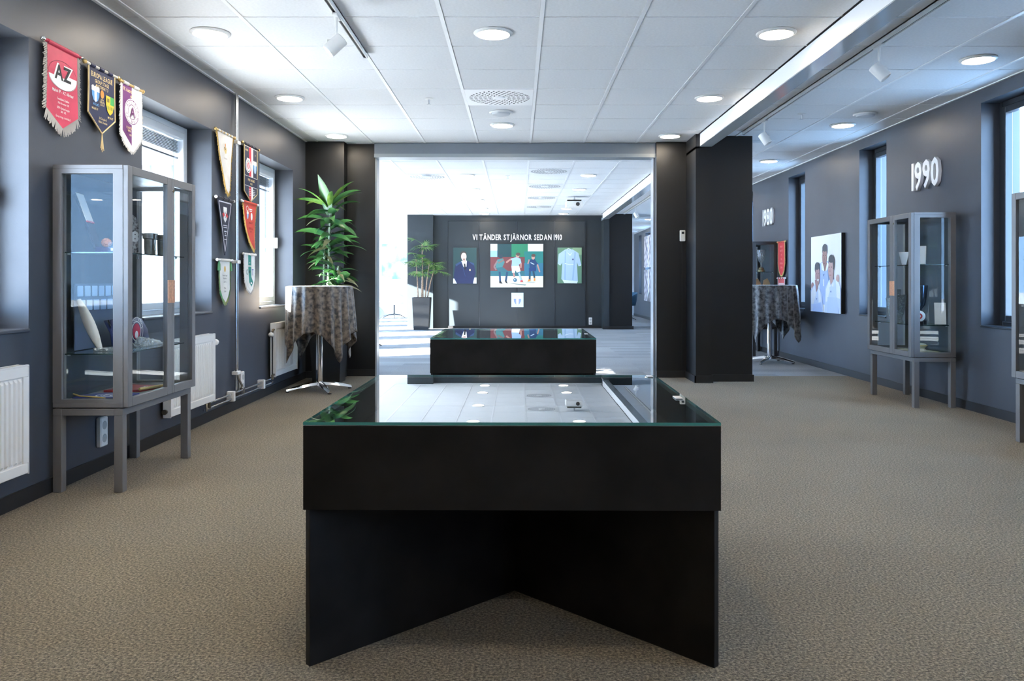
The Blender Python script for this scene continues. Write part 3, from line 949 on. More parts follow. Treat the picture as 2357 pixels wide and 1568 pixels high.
# ------------------------------------------------------------------ flat artwork: coloured shapes laid on a panel
def ink(c, rough=0.7):
    return mat('ink %.3f %.3f %.3f' % c, c, rough)
class Art:
    """shapes in panel coordinates: u to the right, v down, both 0..1"""
    def __init__(self, w, h, z0, cx=0.0, top=None):
        self.w, self.h, self.z = w, h, z0
        self.x0 = cx - w / 2
        self.y0 = h / 2 if top is None else top
        self.mb = MB(); self.mats = []
    def _c(self, c):
        m = ink(c)
        if m not in self.mats: self.mats.append(m)
        self.mb.mi = self.mats.index(m)
        self.z += 0.00025
    def P(self, u, v): return (self.x0 + u * self.w, self.y0 - v * self.h)
    def poly(self, c, *uv):
        self._c(c); self.mb.flat([self.P(u, v) for u, v in uv], self.z); return self
    def rect(self, c, u0, v0, u1, v1):
        return self.poly(c, (u0, v0), (u1, v0), (u1, v1), (u0, v1))
    def oval(self, c, u, v, ru, rv, n=22, a0=0, a1=2 * math.pi):
        self._c(c); x, y = self.P(u, v); self.mb.disc(x, y, ru * self.w, rv * self.h, self.z, n, a0, a1); return self
    def ring(self, c, u, v, ru, rv, w):
        self._c(c); x, y = self.P(u, v); self.mb.ringflat(x, y, ru * self.w, rv * self.h, w, self.z); return self
    def text(self, c, s, u, v, hv, weight=0.0, maxu=None, squeeze=1.0, rot=0.0, gap=0.07):
        self._c(c); x, y = self.P(u, v)
        text_into(self.mb, s, hv * self.h, x, y, self.z, weight, gap, squeeze, None if maxu is None else maxu * self.w, rot); return self
    def stroke(self, c, wd, *uv):
        self._c(c)
        p = [Vector(self.P(u, v)) for u, v in uv]
        for a, b in zip(p[:-1], p[1:]):
            d = (b - a); L = d.length
            if L < 1e-6: continue
            n = Vector((-d.y, d.x)) / L * wd / 2
            self.mb.flat([tuple(a - n), tuple(b - n), tuple(b + n), tuple(a + n)], self.z)
        return self
    def build(self, name, parent):
        return self.mb.build(name, self.mats, parent, 'keep')

# ------------------------------------------------------------------ club pennants
GOLD = mat('gold thread', (0.62, 0.42, 0.12), 0.45, 0.2)
GOLDR = mat('gilt rod', (0.75, 0.52, 0.20), 0.3, 0.6)
def satin(name, c): return mat(name, c, 0.5, sheen=0.05, spec=0.3, noise=(9, 0.10))
def pennant(label, side, x, yc, ztop, W, outline, cloth, rod_mat, rod_half, fringe=None, fringe_len=0.03, edge=None, finial=None, off=0.03, loops=None):
    """outline: points (u * W, -drop) from the top left round to the top right, without the top edge midpoints"""
    o = on_wall('pennant', (x, yc, ztop), side)
    tag(o, label, 'pennant', 'club pennants hanging on the wall')
    pts = [(u * W, -d) for u, d in outline]
    MB().slab(pts, off - 0.0035, off).build('cloth', cloth, o)
    MB().tube([(-rod_half, 0, off), (rod_half, 0, off)], 0.0085, 12).build('rod', rod_mat, o, True)
    for s in (-1, 1):
        f = MB().lathe([(0.004, 0.0), (0.011, 0.004), (0.013, 0.012), (0.008, 0.022), (0.002, 0.025)], 12, axis='x').build('finial', finial or rod_mat, o, True)
        f.location = (s * rod_half, 0, off); f.scale = (s, 1, 1)
    # loops of the cloth round the rod
    mb = MB(); mb.lathe([(0.0115, -W / 2), (0.0115, W / 2)], 14, c=(0, 0, off), axis='x') if not loops else None
    if loops:
        for k in range(loops):
            a = -W / 2 + W * (k + 0.12) / loops; b = -W / 2 + W * (k + 0.62) / loops
            mb.lathe([(0.0115, a), (0.0115, b)], 14, c=(0, 0, off), axis='x')
    mb.build('rod_sleeve', cloth, o, True)
    MB().tube([(-rod_half + 0.01, 0.008, off), (0, 0.012, 0.002), (rod_half - 0.01, 0.008, off)], 0.0015, 6).build('hanging_cord', finial or rod_mat, o)
    if edge:
        mb = MB()
        path = [Vector((p[0], p[1], off - 0.001)) for p in pts]
        mb.tube(path, 0.005, 6)
        mb.build('edging', edge, o, True)
    if fringe:
        mb = MB(); rnd = random.Random(int(yc * 1000))
        for (x0, y0), (x1, y1) in zip(pts[:-1], pts[1:]):
            d = Vector((x1 - x0, y1 - y0)); L = d.length
            if L < 1e-4: continue
            nrm = Vector((d.y, -d.x)) / L
            if nrm.dot(Vector(((x0 + x1) / 2, (y0 + y1) / 2 + 0.12))) < 0: nrm = -nrm
            k = max(2, int(L / 0.006))
            for i in range(k):
                t = (i + 0.5) / k
                p = Vector((x0, y0)) + d * t
                ln = fringe_len * rnd.uniform(0.8, 1.15)
                q = p + nrm * ln * 0.75 + Vector((rnd.uniform(-0.004, 0.004), -ln * 0.4))
                w = d / L * 0.0026
                zz = off - 0.002 + rnd.uniform(-0.003, 0.003)
                mb.hexa([(p.x - w.x, p.y - w.y, off - 0.003), (p.x + w.x, p.y + w.y, off - 0.003), (p.x, p.y, off + 0.001)],
                        [(q.x - w.x, q.y - w.y, zz - 0.001), (q.x + w.x, q.y + w.y, zz - 0.001), (q.x, q.y, zz + 0.002)])
        mb.build('fringe', fringe, o)['kind'] = 'stuff'
    return o
WHT = (0.85, 0.84, 0.82); NAVY = (0.012, 0.018, 0.07); SKY = (0.12, 0.36, 0.72); CRIM = (0.55, 0.05, 0.11); GLD = (0.80, 0.62, 0.30); INKB = (0.012, 0.013, 0.02); INKR = (0.62, 0.05, 0.05)
def tcrest(a, u, v, w, h, blue=SKY, white=WHT):
    """shield with a white T, seen on several of the things here"""
    a.poly(white, (u - w / 2, v - h * 0.42), (u - w * 0.3, v - h * 0.5), (u - w * 0.15, v - h * 0.42), (u, v - h * 0.5), (u + w * 0.15, v - h * 0.42), (u + w * 0.3, v - h * 0.5), (u + w / 2, v - h * 0.42), (u + w / 2, v - h * 0.15), (u - w / 2, v - h * 0.15))
    a.poly(blue, (u - w * 0.48, v - h * 0.15), (u + w * 0.48, v - h * 0.15), (u + w * 0.45, v + h * 0.12), (u + w * 0.28, v + h * 0.38), (u, v + h * 0.5), (u - w * 0.28, v + h * 0.38), (u - w * 0.45, v + h * 0.12))
    a.poly(white, (u - w * 0.16, v - h * 0.2), (u + w * 0.16, v - h * 0.2), (u + w * 0.13, v + h * 0.42), (u, v + h * 0.48), (u - w * 0.13, v + h * 0.42))

pent = lambda sh, tip, wb=0.5, ws=0.5: [(-0.5, 0.0), (-ws, sh * 0.5), (-wb, sh), (0, tip), (wb, sh), (ws, sh * 0.5), (0.5, 0.0)]
# 1 - red
o = pennant('large red fringed pennant with black lettering, first of the top row on the left', 'left', XL, 4.205, 2.285, 0.275, pent(0.335, 0.415, 0.53, 0.5), satin('red satin', (0.62, 0.045, 0.10)), satin('red sleeve', (0.42, 0.02, 0.06)), 0.165, mat('silver fringe', (0.55, 0.52, 0.48), 0.6), 0.042, None, CHROME)
a = Art(0.275, 0.415, 0.0302, 0, 0.0)
a.oval(WHT, 0.5, 0.365, 0.475, 0.16, 30, math.pi, 2 * math.pi)
a.rect(WHT, 0.025, 0.33, 0.975, 0.37)
a.rect((0.58, 0.05, 0.10), 0.0, 0.31, 0.62, 0.372)
a.ring((0.12, 0.02, 0.04), 0.5, 0.345, 0.485, 0.18, 0.0022)
a.text(WHT, 'AZ', 0.5, 0.315, 0.19, 0.055, 0.80, 1.0, 0, -0.02)
a.text(INKB, 'AZ', 0.5, 0.315, 0.175, 0.028, 0.74, 1.0, 0, -0.0)
a.text(WHT, 'Malmö FF - AZ Alkmaar', 0.5, 0.555, 0.040, 0.012, 0.86, 0.8)
a.text(WHT, 'Swedbank Stadion', 0.5, 0.645, 0.030, 0.01, 0.56, 0.8)
a.text(WHT, '30th November 2011', 0.5, 0.695, 0.026, 0.005, 0.5, 0.8)
a.text(WHT, 'UEFA Europa League', 0.5, 0.755, 0.028, 0.008, 0.56, 0.8)
a.text(WHT, '2011 - 2012', 0.5, 0.80, 0.026, 0.005, 0.38, 0.8)
a.text(WHT, 'Group stage, matchday 5', 0.5, 0.865, 0.028, 0.008, 0.62, 0.8)
a.build('printed_crest', o)
# 2 - navy
o = pennant('navy pennant with gold lettering and two small shields, above the left cabinet', 'left', XL, 4.60, 2.277, 0.285, pent(0.265, 0.36, 0.52), satin('navy satin', NAVY), satin('white sleeve', (0.6, 0.58, 0.52)), 0.172, None, 0, mat('gold cord', (0.80, 0.60, 0.30), 0.5), GOLDR, loops=3)
a = Art(0.285, 0.36, 0.0302, 0, 0.0)
a.text(GLD, 'EUROPA LEAGUE', 0.5, 0.125, 0.075, 0.015, 0.82, 0.8)
a.text(GLD, 'GROUP STAGE', 0.5, 0.215, 0.055, 0.012, 0.62, 0.8)
a.text(GLD, 'MATCHDAY 3', 0.5, 0.285, 0.05, 0.012, 0.52, 0.8)
tcrest(a, 0.25, 0.42, 0.30, 0.26)
a.oval((0.70, 0.28, 0.05), 0.5, 0.385, 0.07, 0.065)
a.text(GLD, 'UEFA', 0.5, 0.475, 0.03, 0.005); a.text(GLD, 'EUROPA', 0.5, 0.515, 0.035, 0.01, 0.2, 0.8); a.text(GLD, 'LEAGUE', 0.5, 0.555, 0.03, 0.005, 0.18, 0.8)
a.poly((0.80, 0.55, 0.04), (0.64, 0.37), (0.96, 0.37), (0.96, 0.52), (0.90, 0.62), (0.80, 0.67), (0.70, 0.62), (0.64, 0.52))
a.rect((0.06, 0.42, 0.10), 0.81, 0.37, 0.96, 0.50); a.rect((0.25, 0.2, 0.02), 0.68, 0.41, 0.77, 0.47)
for k in range(5): a.rect((0.08, 0.30, 0.06), 0.665 + k * 0.058, 0.53, 0.685 + k * 0.058, 0.585)
a.text(SKY, 'MALMÖ', 0.25, 0.585, 0.04, 0.01, 0.3, 0.9)
a.text(GLD, 'MALMÖ FF', 0.20, 0.655, 0.034, 0.01, 0.25, 0.8); a.text(GLD, 'METALIST', 0.80, 0.715, 0.034, 0.01, 0.3, 0.8)
a.text(GLD, '20 October 11', 0.5, 0.775, 0.036, 0.01, 0.4, 0.8); a.text(GLD, 'Malmö, Sweden', 0.5, 0.83, 0.036, 0.01, 0.44, 0.8)
a.build('printed_crest', o)
mb = MB()
for k in range(5):
    mb.tube([(0.0, -0.355, 0.03), (-0.004 + 0.003 * k, -0.40, 0.03), (-0.012 + 0.009 * k, -0.445 - 0.01 * (k % 3), 0.028)], 0.0022, 6)
mb.build('tassel', MAT['gold cord'], o)['kind'] = 'stuff'
# 3 - purple and white
o = pennant('half purple half white pennant with a round seal, next to the window', 'left', XL, 4.955, 2.272, 0.26, [(-0.5, 0), (-0.53, 0.16), (-0.53, 0.305), (-0.30, 0.365), (-0.04, 0.40), (0.10, 0.398), (0.46, 0.32), (0.53, 0.29), (0.52, 0.16), (0.5, 0)], satin('white satin', (0.82, 0.79, 0.75)), GOLDR, 0.135, mat('white fringe', (0.80, 0.78, 0.74), 0.7), 0.014, None, GOLDR, loops=2)
a = Art(0.26, 0.40, 0.0302, 0, 0.0)
PUR = (0.155, 0.035, 0.17)
a.poly(PUR, (0.06, 0.01), (0.5, 0.01), (0.5, 0.915), (0.06, 0.72))
a.text(GLD, 'FK Austria', 0.30, 0.09, 0.055, 0.012, 0.42, 0.75)
for k in range(5):
    b0 = math.pi / 2 + k * 1.2566
    a.poly(GLD, (0.46 + 0.045 * math.cos(b0), 0.17 - 0.03 * math.sin(b0)), (0.46 + 0.02 * math.cos(b0 + 0.628), 0.17 - 0.013 * math.sin(b0 + 0.628)), (0.46, 0.17), (0.46 + 0.02 * math.cos(b0 - 0.628), 0.17 - 0.013 * math.sin(b0 - 0.628)))
a.oval(WHT, 0.5, 0.40, 0.36, 0.20, 34); a.ring(PUR, 0.5, 0.40, 0.34, 0.188, 0.004); a.ring(PUR, 0.5, 0.40, 0.20, 0.115, 0.004)
for k in range(16):
    b0 = 2 * math.pi * k / 16
    a.text(PUR, 'FK AUSTRIA WIEN '[k] if 'FK AUSTRIA WIEN '[k] != ' ' else '.', 0.5 + 0.27 * math.sin(b0 - 2.2), 0.40 - 0.152 * math.cos(b0 - 2.2), 0.045, 0.01, None, 0.9, -(b0 - 2.2))
a.text(PUR, 'A', 0.5, 0.40, 0.15, 0.02)
a.text(GLD, 'FK AUSTRIA', 0.33, 0.66, 0.035, 0.008, 0.28, 0.7); a.text(GLD, 'MEMPHIS', 0.33, 0.705, 0.03, 0.006, 0.28, 0.7); a.text(GLD, 'WIEN', 0.37, 0.765, 0.028, 0.006, 0.2, 0.7)
a.build('printed_crest', o)
# 4 - cream triangle
tri = lambda drop, tipu=0.0: [(-0.5, 0), (-0.36 + tipu * 0.2, drop * 0.4), (-0.12 + tipu * 0.85, drop * 0.93), (tipu, drop), (0.08 + tipu * 0.95, drop * 0.93), (0.30 + tipu * 0.35, drop * 0.4), (0.5, 0)]
o = pennant('long cream triangular pennant with gold fringe beside the steel pipes', 'left', XL, 6.54, 2.275, 0.35, tri(0.48, 0.22), satin('cream satin', (0.80, 0.75, 0.68)), GOLDR, 0.20, GOLD, 0.028, None, GOLDR, loops=5)
a = Art(0.35, 0.52, 0.0302, 0, 0.0)
a.oval((0.75, 0.33, 0.12), 0.5, 0.185, 0.035, 0.03); a.oval((0.75, 0.55, 0.25), 0.5, 0.25, 0.09, 0.045); a.stroke(INKB, 0.012, (0.44, 0.215), (0.50, 0.255), (0.54, 0.30)); a.oval((0.75, 0.58, 0.22), 0.52, 0.285, 0.05, 0.03)
a.text((0.30, 0.25, 0.22), 'Europacup', 0.51, 0.385, 0.030, 0.0, 0.30, 0.8)
a.build('printed_crest', o)
# 5 - navy triangle
o = pennant('navy triangular pennant with white border and red badge, left of the pipes', 'left', XL, 6.535, 1.745, 0.335, [(-0.5, 0), (-0.03, 0.455), (0.03, 0.455), (0.5, 0)], satin('dark navy cloth', (0.010, 0.012, 0.035)), satin('navy rod', (0.02, 0.02, 0.04)), 0.185, None, 0, None, WHITEM, loops=3)
a = Art(0.335, 0.455, 0.0302, 0, 0.0)
a.stroke((0.72, 0.70, 0.74), 0.009, (0.09, 0.06), (0.91, 0.06), (0.5, 0.93), (0.09, 0.06))
a.rect(WHT, 0.385, 0.145, 0.615, 0.21); a.poly((0.75, 0.74, 0.72), (0.39, 0.21), (0.61, 0.21), (0.60, 0.36), (0.5, 0.42), (0.40, 0.36))
a.poly(INKR, (0.30, 0.27), (0.42, 0.24), (0.48, 0.29), (0.38, 0.33)); a.poly(INKR, (0.70, 0.30), (0.58, 0.24), (0.52, 0.29), (0.62, 0.34)); a.oval(INKB, 0.5, 0.25, 0.02, 0.014); a.oval(INKB, 0.5, 0.32, 0.02, 0.014)
a.rect((0.72, 0.70, 0.74), 0.36, 0.465, 0.64, 0.477); a.rect((0.72, 0.70, 0.74), 0.37, 0.50, 0.63, 0.512)
a.rect((0.72, 0.70, 0.74), 0.42, 0.565, 0.58, 0.585); a.oval((0.72, 0.70, 0.74), 0.5, 0.615, 0.02, 0.012); a.rect((0.72, 0.70, 0.74), 0.44, 0.64, 0.56, 0.655); a.rect((0.72, 0.70, 0.74), 0.42, 0.71, 0.58, 0.722)
a.build('printed_crest', o)
# 6 - white and green
o = pennant('small white pennant with green fringe and black lines of writing, lowest left of the pipes', 'left', XL, 6.53, 1.252, 0.215, [(-0.5, 0), (-0.5, 0.12), (-0.44, 0.24), (-0.2, 0.305), (0.10, 0.34), (0.32, 0.30), (0.52, 0.235), (0.5, 0.12), (0.5, 0)], satin('white linen', (0.72, 0.71, 0.66)), WHITEM, 0.155, mat('green fringe', (0.12, 0.32, 0.14), 0.7, noise=(6, 0.5, (0.40, 0.42, 0.16), (0.05, 0.25, 0.12))), 0.028, None, WHITEM)
a = Art(0.215, 0.34, 0.0302, 0, 0.0)
a.oval((0.70, 0.45, 0.12), 0.5, 0.21, 0.09, 0.075)
for t, v in (('Premier League', 0.36), ('Allsvenskan', 0.43), ('Celtic FC', 0.51), ('v', 0.58), ('Malmö', 0.66), ('Stadion', 0.735)):
    a.text((0.06, 0.06, 0.06), t, 0.5, v, 0.045 if len(t) > 1 else 0.03, 0.0, 0.78 if v < 0.45 else 0.52, 0.75)
a.build('printed_lines', o)
for s in (-1, 1):
    MB().tube([(s * 0.125, -0.01, 0.03), (s * 0.128, -0.035, 0.03), (s * 0.13, -0.085, 0.03)], [0.004, 0.011, 0.013], 10).build('tassel', mat('green tassel', (0.10, 0.28, 0.12), 0.7), o)
# 7 - navy, red and white stripes
o = pennant('navy pennant with red and white centre stripe and two crests, right of the pipes', 'left', XL, 7.165, 2.277, 0.345, pent(0.41, 0.49, 0.5), satin('navy cloth', (0.012, 0.016, 0.05)), BLACK, 0.205, None, 0, mat('gold braid', (0.62, 0.48, 0.22), 0.5), GOLDR, loops=4)
a = Art(0.345, 0.49, 0.0302, 0, 0.0)
a.poly((0.60, 0.03, 0.05), (0.36, 0.01), (0.53, 0.01), (0.53, 0.985), (0.50, 0.985), (0.36, 0.94)); a.poly(WHT, (0.53, 0.01), (0.67, 0.01), (0.67, 0.93), (0.53, 0.98))
a.text(GLD, 'MALMÖ', 0.19, 0.10, 0.035, 0.01, 0.24, 0.8); a.text(GLD, 'FF', 0.84, 0.14, 0.035, 0.01, 0.2, 0.8)
a.stroke(WHT, 0.004, (0.02, 0.035), (0.98, 0.035))
a.oval(WHT, 0.30, 0.37, 0.20, 0.13, 28); a.rect(WHT, 0.18, 0.24, 0.42, 0.30); a.ring(INKB, 0.30, 0.38, 0.16, 0.10, 0.006); a.oval((0.55, 0.04, 0.06), 0.30, 0.37, 0.09, 0.06); a.stroke(WHT, 0.006, (0.27, 0.32), (0.30, 0.42), (0.34, 0.33))
tcrest(a, 0.80, 0.36, 0.26, 0.24)
a.rect((0.012, 0.016, 0.05), 0.0, 0.56, 1.0, 0.735); a.stroke(WHT, 0.0035, (0.02, 0.56), (0.98, 0.56)); a.stroke(WHT, 0.0035, (0.02, 0.735), (0.98, 0.735))
a.text(GLD, 'PARIS - MALMÖ', 0.5, 0.62, 0.045, 0.012, 0.78, 0.8); a.text(GLD, '4.11.2015', 0.5, 0.685, 0.035, 0.01, 0.4, 0.8)
for k in range(4): a.stroke(WHT, 0.004, (0.28, 0.79 + k * 0.035), (0.44, 0.785 + k * 0.035)); a.stroke(WHT, 0.004, (0.62, 0.79 + k * 0.03), (0.80, 0.785 + k * 0.03))
a.build('printed_crest', o)
# 8 - red triangle
o = pennant('red triangular pennant with gold fringe, right of the pipes', 'left', XL, 7.14, 1.772, 0.34, [(-0.5, 0), (-0.40, 0.13), (-0.22, 0.25), (0.02, 0.335), (0.33, 0.40), (0.40, 0.395), (0.36, 0.30), (0.38, 0.18), (0.46, 0.06), (0.5, 0)], satin('orange red satin', (0.66, 0.055, 0.03)), WHITEM, 0.205, GOLD, 0.028, None, WHITEM)
a = Art(0.34, 0.415, 0.0302, 0, 0.0)
a.ring(WHT, 0.30, 0.13, 0.09, 0.06, 0.006); a.rect(WHT, 0.44, 0.12, 0.68, 0.145); a.rect(WHT, 0.47, 0.16, 0.65, 0.18)
tcrest(a, 0.32, 0.27, 0.15, 0.17); a.oval(WHT, 0.62, 0.28, 0.07, 0.08)
for t, v in (('Malmö FF', 0.42), ('UEFA Cup', 0.54), ('1979', 0.61), ('FF', 0.80)): a.text((0.25, 0.02, 0.02), t, 0.56 if v < 0.7 else 0.72, v, 0.045, 0.006, 0.34 if v < 0.7 else 0.12, 0.8)
a.build('printed_crest', o)
# 9 - teal and white
o = pennant('small rounded white pennant with teal centre stripe, lowest right of the pipes', 'left', XL, 7.13, 1.32, 0.27, [(-0.5, 0), (-0.52, 0.14), (-0.44, 0.235), (-0.22, 0.305), (0.12, 0.342), (0.36, 0.30), (0.52, 0.22), (0.54, 0.14), (0.5, 0)], satin('white rib cloth', (0.74, 0.73, 0.70)), WHITEM, 0.15, mat('pale fringe', (0.66, 0.62, 0.58), 0.7), 0.014, None, WHITEM, loops=2)
a = Art(0.27, 0.34, 0.0302, 0, 0.0)
TEAL = (0.004, 0.24, 0.20)
a.poly(TEAL, (0.36, 0.02), (0.66, 0.02), (0.68, 0.58), (0.86, 0.72), (0.70, 0.84), (0.46, 0.72), (0.38, 0.40))
a.text(WHT, 'UEFA', 0.51, 0.22, 0.03, 0.005, 0.22); a.rect(WHT, 0.37, 0.29, 0.66, 0.315); a.oval(INKB, 0.52, 0.45, 0.05, 0.04)
a.ring((0.05, 0.22, 0.16), 0.26, 0.46, 0.085, 0.07, 0.007); a.text((0.10, 0.16, 0.42), 'T', 0.80, 0.46, 0.16, 0.02); a.oval(WHT, 0.66, 0.745, 0.07, 0.025)
a.stroke((0.35, 0.34, 0.32), 0.002, (0.03, 0.42), (0.14, 0.66), (0.36, 0.84), (0.60, 0.93))
a.build('printed_crest', o)
# far right wall
o = pennant('long red pennant with gold edging on the right wall beside the dark cabinet', 'right', XR, 11.60, 1.655, 0.29, [(-0.5, 0), (-0.5, 0.30), (-0.36, 0.42), (-0.1, 0.48), (0.1, 0.48), (0.36, 0.42), (0.5, 0.30), (0.5, 0)], satin('bright red satin', (0.68, 0.05, 0.06)), GOLDR, 0.16, GOLD, 0.02, MAT['gold braid'], GOLDR, loops=4)
a = Art(0.29, 0.48, 0.0302, 0, 0.0)
for k in range(6): a.text((0.92, 0.35, 0.32), ('MALMÖ', 'IDROTTS', 'FF', '1910', 'SVENSKA', 'CUPEN')[k], 0.5, 0.14 + 0.125 * k, 0.055, 0.01, 0.7, 0.8)
a.build('printed_lines', o)
o = pennant('short red and white pennant below the long red one on the right wall', 'right', XR, 11.60, 1.135, 0.29, pent(0.26, 0.34), satin('pink red satin', (0.66, 0.10, 0.10)), WHITEM, 0.16, None, 0, mat('white braid', (0.75, 0.72, 0.70), 0.6), WHITEM, loops=3)
a = Art(0.29, 0.34, 0.0302, 0, 0.0)
a.rect((0.80, 0.60, 0.58), 0.1, 0.2, 0.9, 0.27); a.text(WHT, 'MALMÖ', 0.5, 0.40, 0.08, 0.015, 0.8); a.rect((0.80, 0.60, 0.58), 0.1, 0.52, 0.9, 0.57)
a.build('printed_lines', o)

# ------------------------------------------------------------------ raised lettering
LETW = mat('white acrylic letter', (0.88, 0.88, 0.88), 0.35)
LETE = mat('dark letter edge', (0.30, 0.30, 0.31), 0.5)
def lettering(text, side, loc, height, label, depth, weight, squeeze, width=None, off=0.0, gap=0.05):
    o = on_wall('wall_lettering', loc, side)
    tag(o, label, 'lettering', 'raised white lettering')
    items, w = set_text(text, height, weight, depth / 2, gap, squeeze)
    k = width / w if width else 1.0
    for ch, me, x, sc in items:
        if not me.materials: me.materials.append(LETW)
        put('letter', me, o, ((x - w / 2) * k, 0, off + depth / 2), (0, 0, 0), (sc * squeeze * k, sc, sc))
    return o
lettering('1990', 'right', (XR, 7.512, 1.955), 0.25, 'white raised number 1990 on the right wall', 0.03, 0.022, 0.62, 0.50, 0.002, 0.06)
lettering('1980', 'right', (XR, 12.24, 1.945), 0.24, 'white raised number 1980 farther along the right wall', 0.03, 0.022, 0.62, 0.48, 0.002, 0.06)
lettering('VI TÄNDER STJÄRNOR SEDAN 1910', 'far', (-0.015, 19.073, 2.075), 0.13, 'white raised slogan across the far dark partition', 0.03, 0.013, 0.72, 2.10, 0.001, 0.14)

# ------------------------------------------------------------------ boards and paintings
def board(name, label, cat, side, loc, w, h, t, face, edge, group=None):
    o = on_wall(name, loc, side)
    tag(o, label, cat, group)
    MB().box(-w / 2, w / 2, -h / 2, h / 2, 0.002, t, 0.002).build('panel', edge, o)
    MB().flat([(-w / 2 + 0.001, -h / 2 + 0.001), (w / 2 - 0.001, -h / 2 + 0.001), (w / 2 - 0.001, h / 2 - 0.001), (-w / 2 + 0.001, h / 2 - 0.001)], t + 0.0006).build('face_print', face, o, 'keep')
    return o
W_, H_ = 0.97, 0.945
o = board('portrait_board', 'white square board showing three boys in pale blue shirts', 'picture', 'right', (XR, 9.895, 1.180), W_, H_, 0.045, ink((0.86, 0.89, 0.93)), BLACK)
a = Art(W_, H_, 0.0462)
SKIN1, SKIN2, SKIN3 = (0.36, 0.22, 0.20), (0.55, 0.37, 0.34), (0.42, 0.26, 0.25)
HAIR = (0.075, 0.085, 0.10); PB = (0.42, 0.56, 0.86); PB2 = (0.62, 0.74, 0.95); PW = (0.84, 0.89, 0.97); PD = (0.20, 0.30, 0.55)
# back boy
a.poly(PB, (0.30, 0.37), (0.40, 0.34), (0.58, 0.34), (0.70, 0.40), (0.78, 0.60), (0.55, 0.9), (0.38, 0.9), (0.30, 0.65)); a.poly(PD, (0.56, 0.40), (0.68, 0.42), (0.70, 0.60), (0.60, 0.62))
a.poly(SKIN1, (0.42, 0.36), (0.55, 0.36), (0.53, 0.46), (0.46, 0.47)); a.poly(PW, (0.36, 0.36), (0.42, 0.35), (0.47, 0.47), (0.38, 0.45)); a.poly(PW, (0.56, 0.35), (0.61, 0.38), (0.57, 0.45), (0.50, 0.47))
a.oval(HAIR, 0.485, 0.20, 0.088, 0.085); a.oval(SKIN1, 0.475, 0.29, 0.078, 0.125); a.oval(HAIR, 0.485, 0.165, 0.085, 0.05)
a.stroke((0.15, 0.08, 0.08), 0.008, (0.425, 0.265), (0.455, 0.262)); a.stroke((0.15, 0.08, 0.08), 0.008, (0.495, 0.262), (0.525, 0.265)); a.stroke((0.30, 0.13, 0.13), 0.010, (0.44, 0.365), (0.50, 0.365)); a.poly((0.28, 0.16, 0.15), (0.47, 0.27), (0.485, 0.325), (0.455, 0.325))
a.poly(PD, (0.42, 0.51), (0.48, 0.50), (0.45, 0.54)); a.rect(PW, 0.43, 0.57, 0.47, 0.66)
# hand on the far shoulder
a.oval(SKIN3, 0.065, 0.655, 0.05, 0.045); a.oval(SKIN2, 0.90, 0.565, 0.05, 0.05)
# left boy
a.poly(PB2, (0.0, 0.72), (0.13, 0.64), (0.30, 0.68), (0.40, 0.78), (0.44, 1.0), (0.0, 1.0)); a.poly(PW, (0.02, 0.74), (0.13, 0.645), (0.20, 0.76), (0.10, 0.90), (0.02, 0.90)); a.poly(PW, (0.26, 0.69), (0.33, 0.72), (0.38, 0.86), (0.28, 0.88)); a.poly(SKIN3, (0.15, 0.58), (0.28, 0.58), (0.25, 0.70), (0.20, 0.745))
a.oval(HAIR, 0.235, 0.43, 0.088, 0.085); a.oval(SKIN3, 0.245, 0.525, 0.080, 0.125); a.oval(HAIR, 0.235, 0.395, 0.083, 0.05)
a.stroke((0.15, 0.08, 0.08), 0.008, (0.20, 0.50), (0.23, 0.497)); a.stroke((0.15, 0.08, 0.08), 0.008, (0.27, 0.497), (0.30, 0.50)); a.poly(PW, (0.22, 0.575), (0.30, 0.57), (0.27, 0.60)); a.poly((0.32, 0.19, 0.18), (0.255, 0.505), (0.27, 0.555), (0.24, 0.555)); a.poly(PD, (0.20, 0.82), (0.24, 0.82), (0.22, 0.85)); a.poly(PB, (0.10, 0.90), (0.36, 0.88), (0.40, 1.0), (0.08, 1.0))
# right boy
a.poly(PB2, (0.52, 0.68), (0.64, 0.58), (0.82, 0.57), (0.95, 0.62), (1.0, 0.70), (1.0, 1.0), (0.48, 1.0)); a.poly(PW, (0.54, 0.70), (0.64, 0.59), (0.66, 0.72), (0.58, 0.86), (0.53, 0.86)); a.poly(PW, (0.85, 0.58), (0.97, 0.64), (1.0, 0.82), (0.88, 0.80)); a.poly(SKIN2, (0.64, 0.50), (0.78, 0.50), (0.76, 0.60), (0.69, 0.65)); a.poly(PW, (0.63, 0.58), (0.70, 0.655), (0.66, 0.68)); a.poly(PW, (0.80, 0.56), (0.72, 0.655), (0.78, 0.67))
a.oval(HAIR, 0.715, 0.35, 0.095, 0.09); a.oval(SKIN2, 0.695, 0.445, 0.082, 0.125); a.oval(HAIR, 0.715, 0.315, 0.090, 0.05); a.poly(HAIR, (0.77, 0.33), (0.81, 0.36), (0.80, 0.46), (0.775, 0.44))
a.stroke((0.15, 0.08, 0.08), 0.008, (0.64, 0.42), (0.67, 0.417)); a.stroke((0.15, 0.08, 0.08), 0.008, (0.71, 0.417), (0.74, 0.42)); a.stroke((0.42, 0.20, 0.20), 0.010, (0.66, 0.52), (0.72, 0.52)); a.poly((0.42, 0.27, 0.25), (0.68, 0.43), (0.695, 0.48), (0.66, 0.48)); a.poly(PD, (0.68, 0.72), (0.73, 0.72), (0.705, 0.75)); a.poly((0.55, 0.68, 0.93), (0.60, 0.80), (0.90, 0.80), (0.95, 1.0), (0.58, 1.0))
a.build('printed_figures', o)

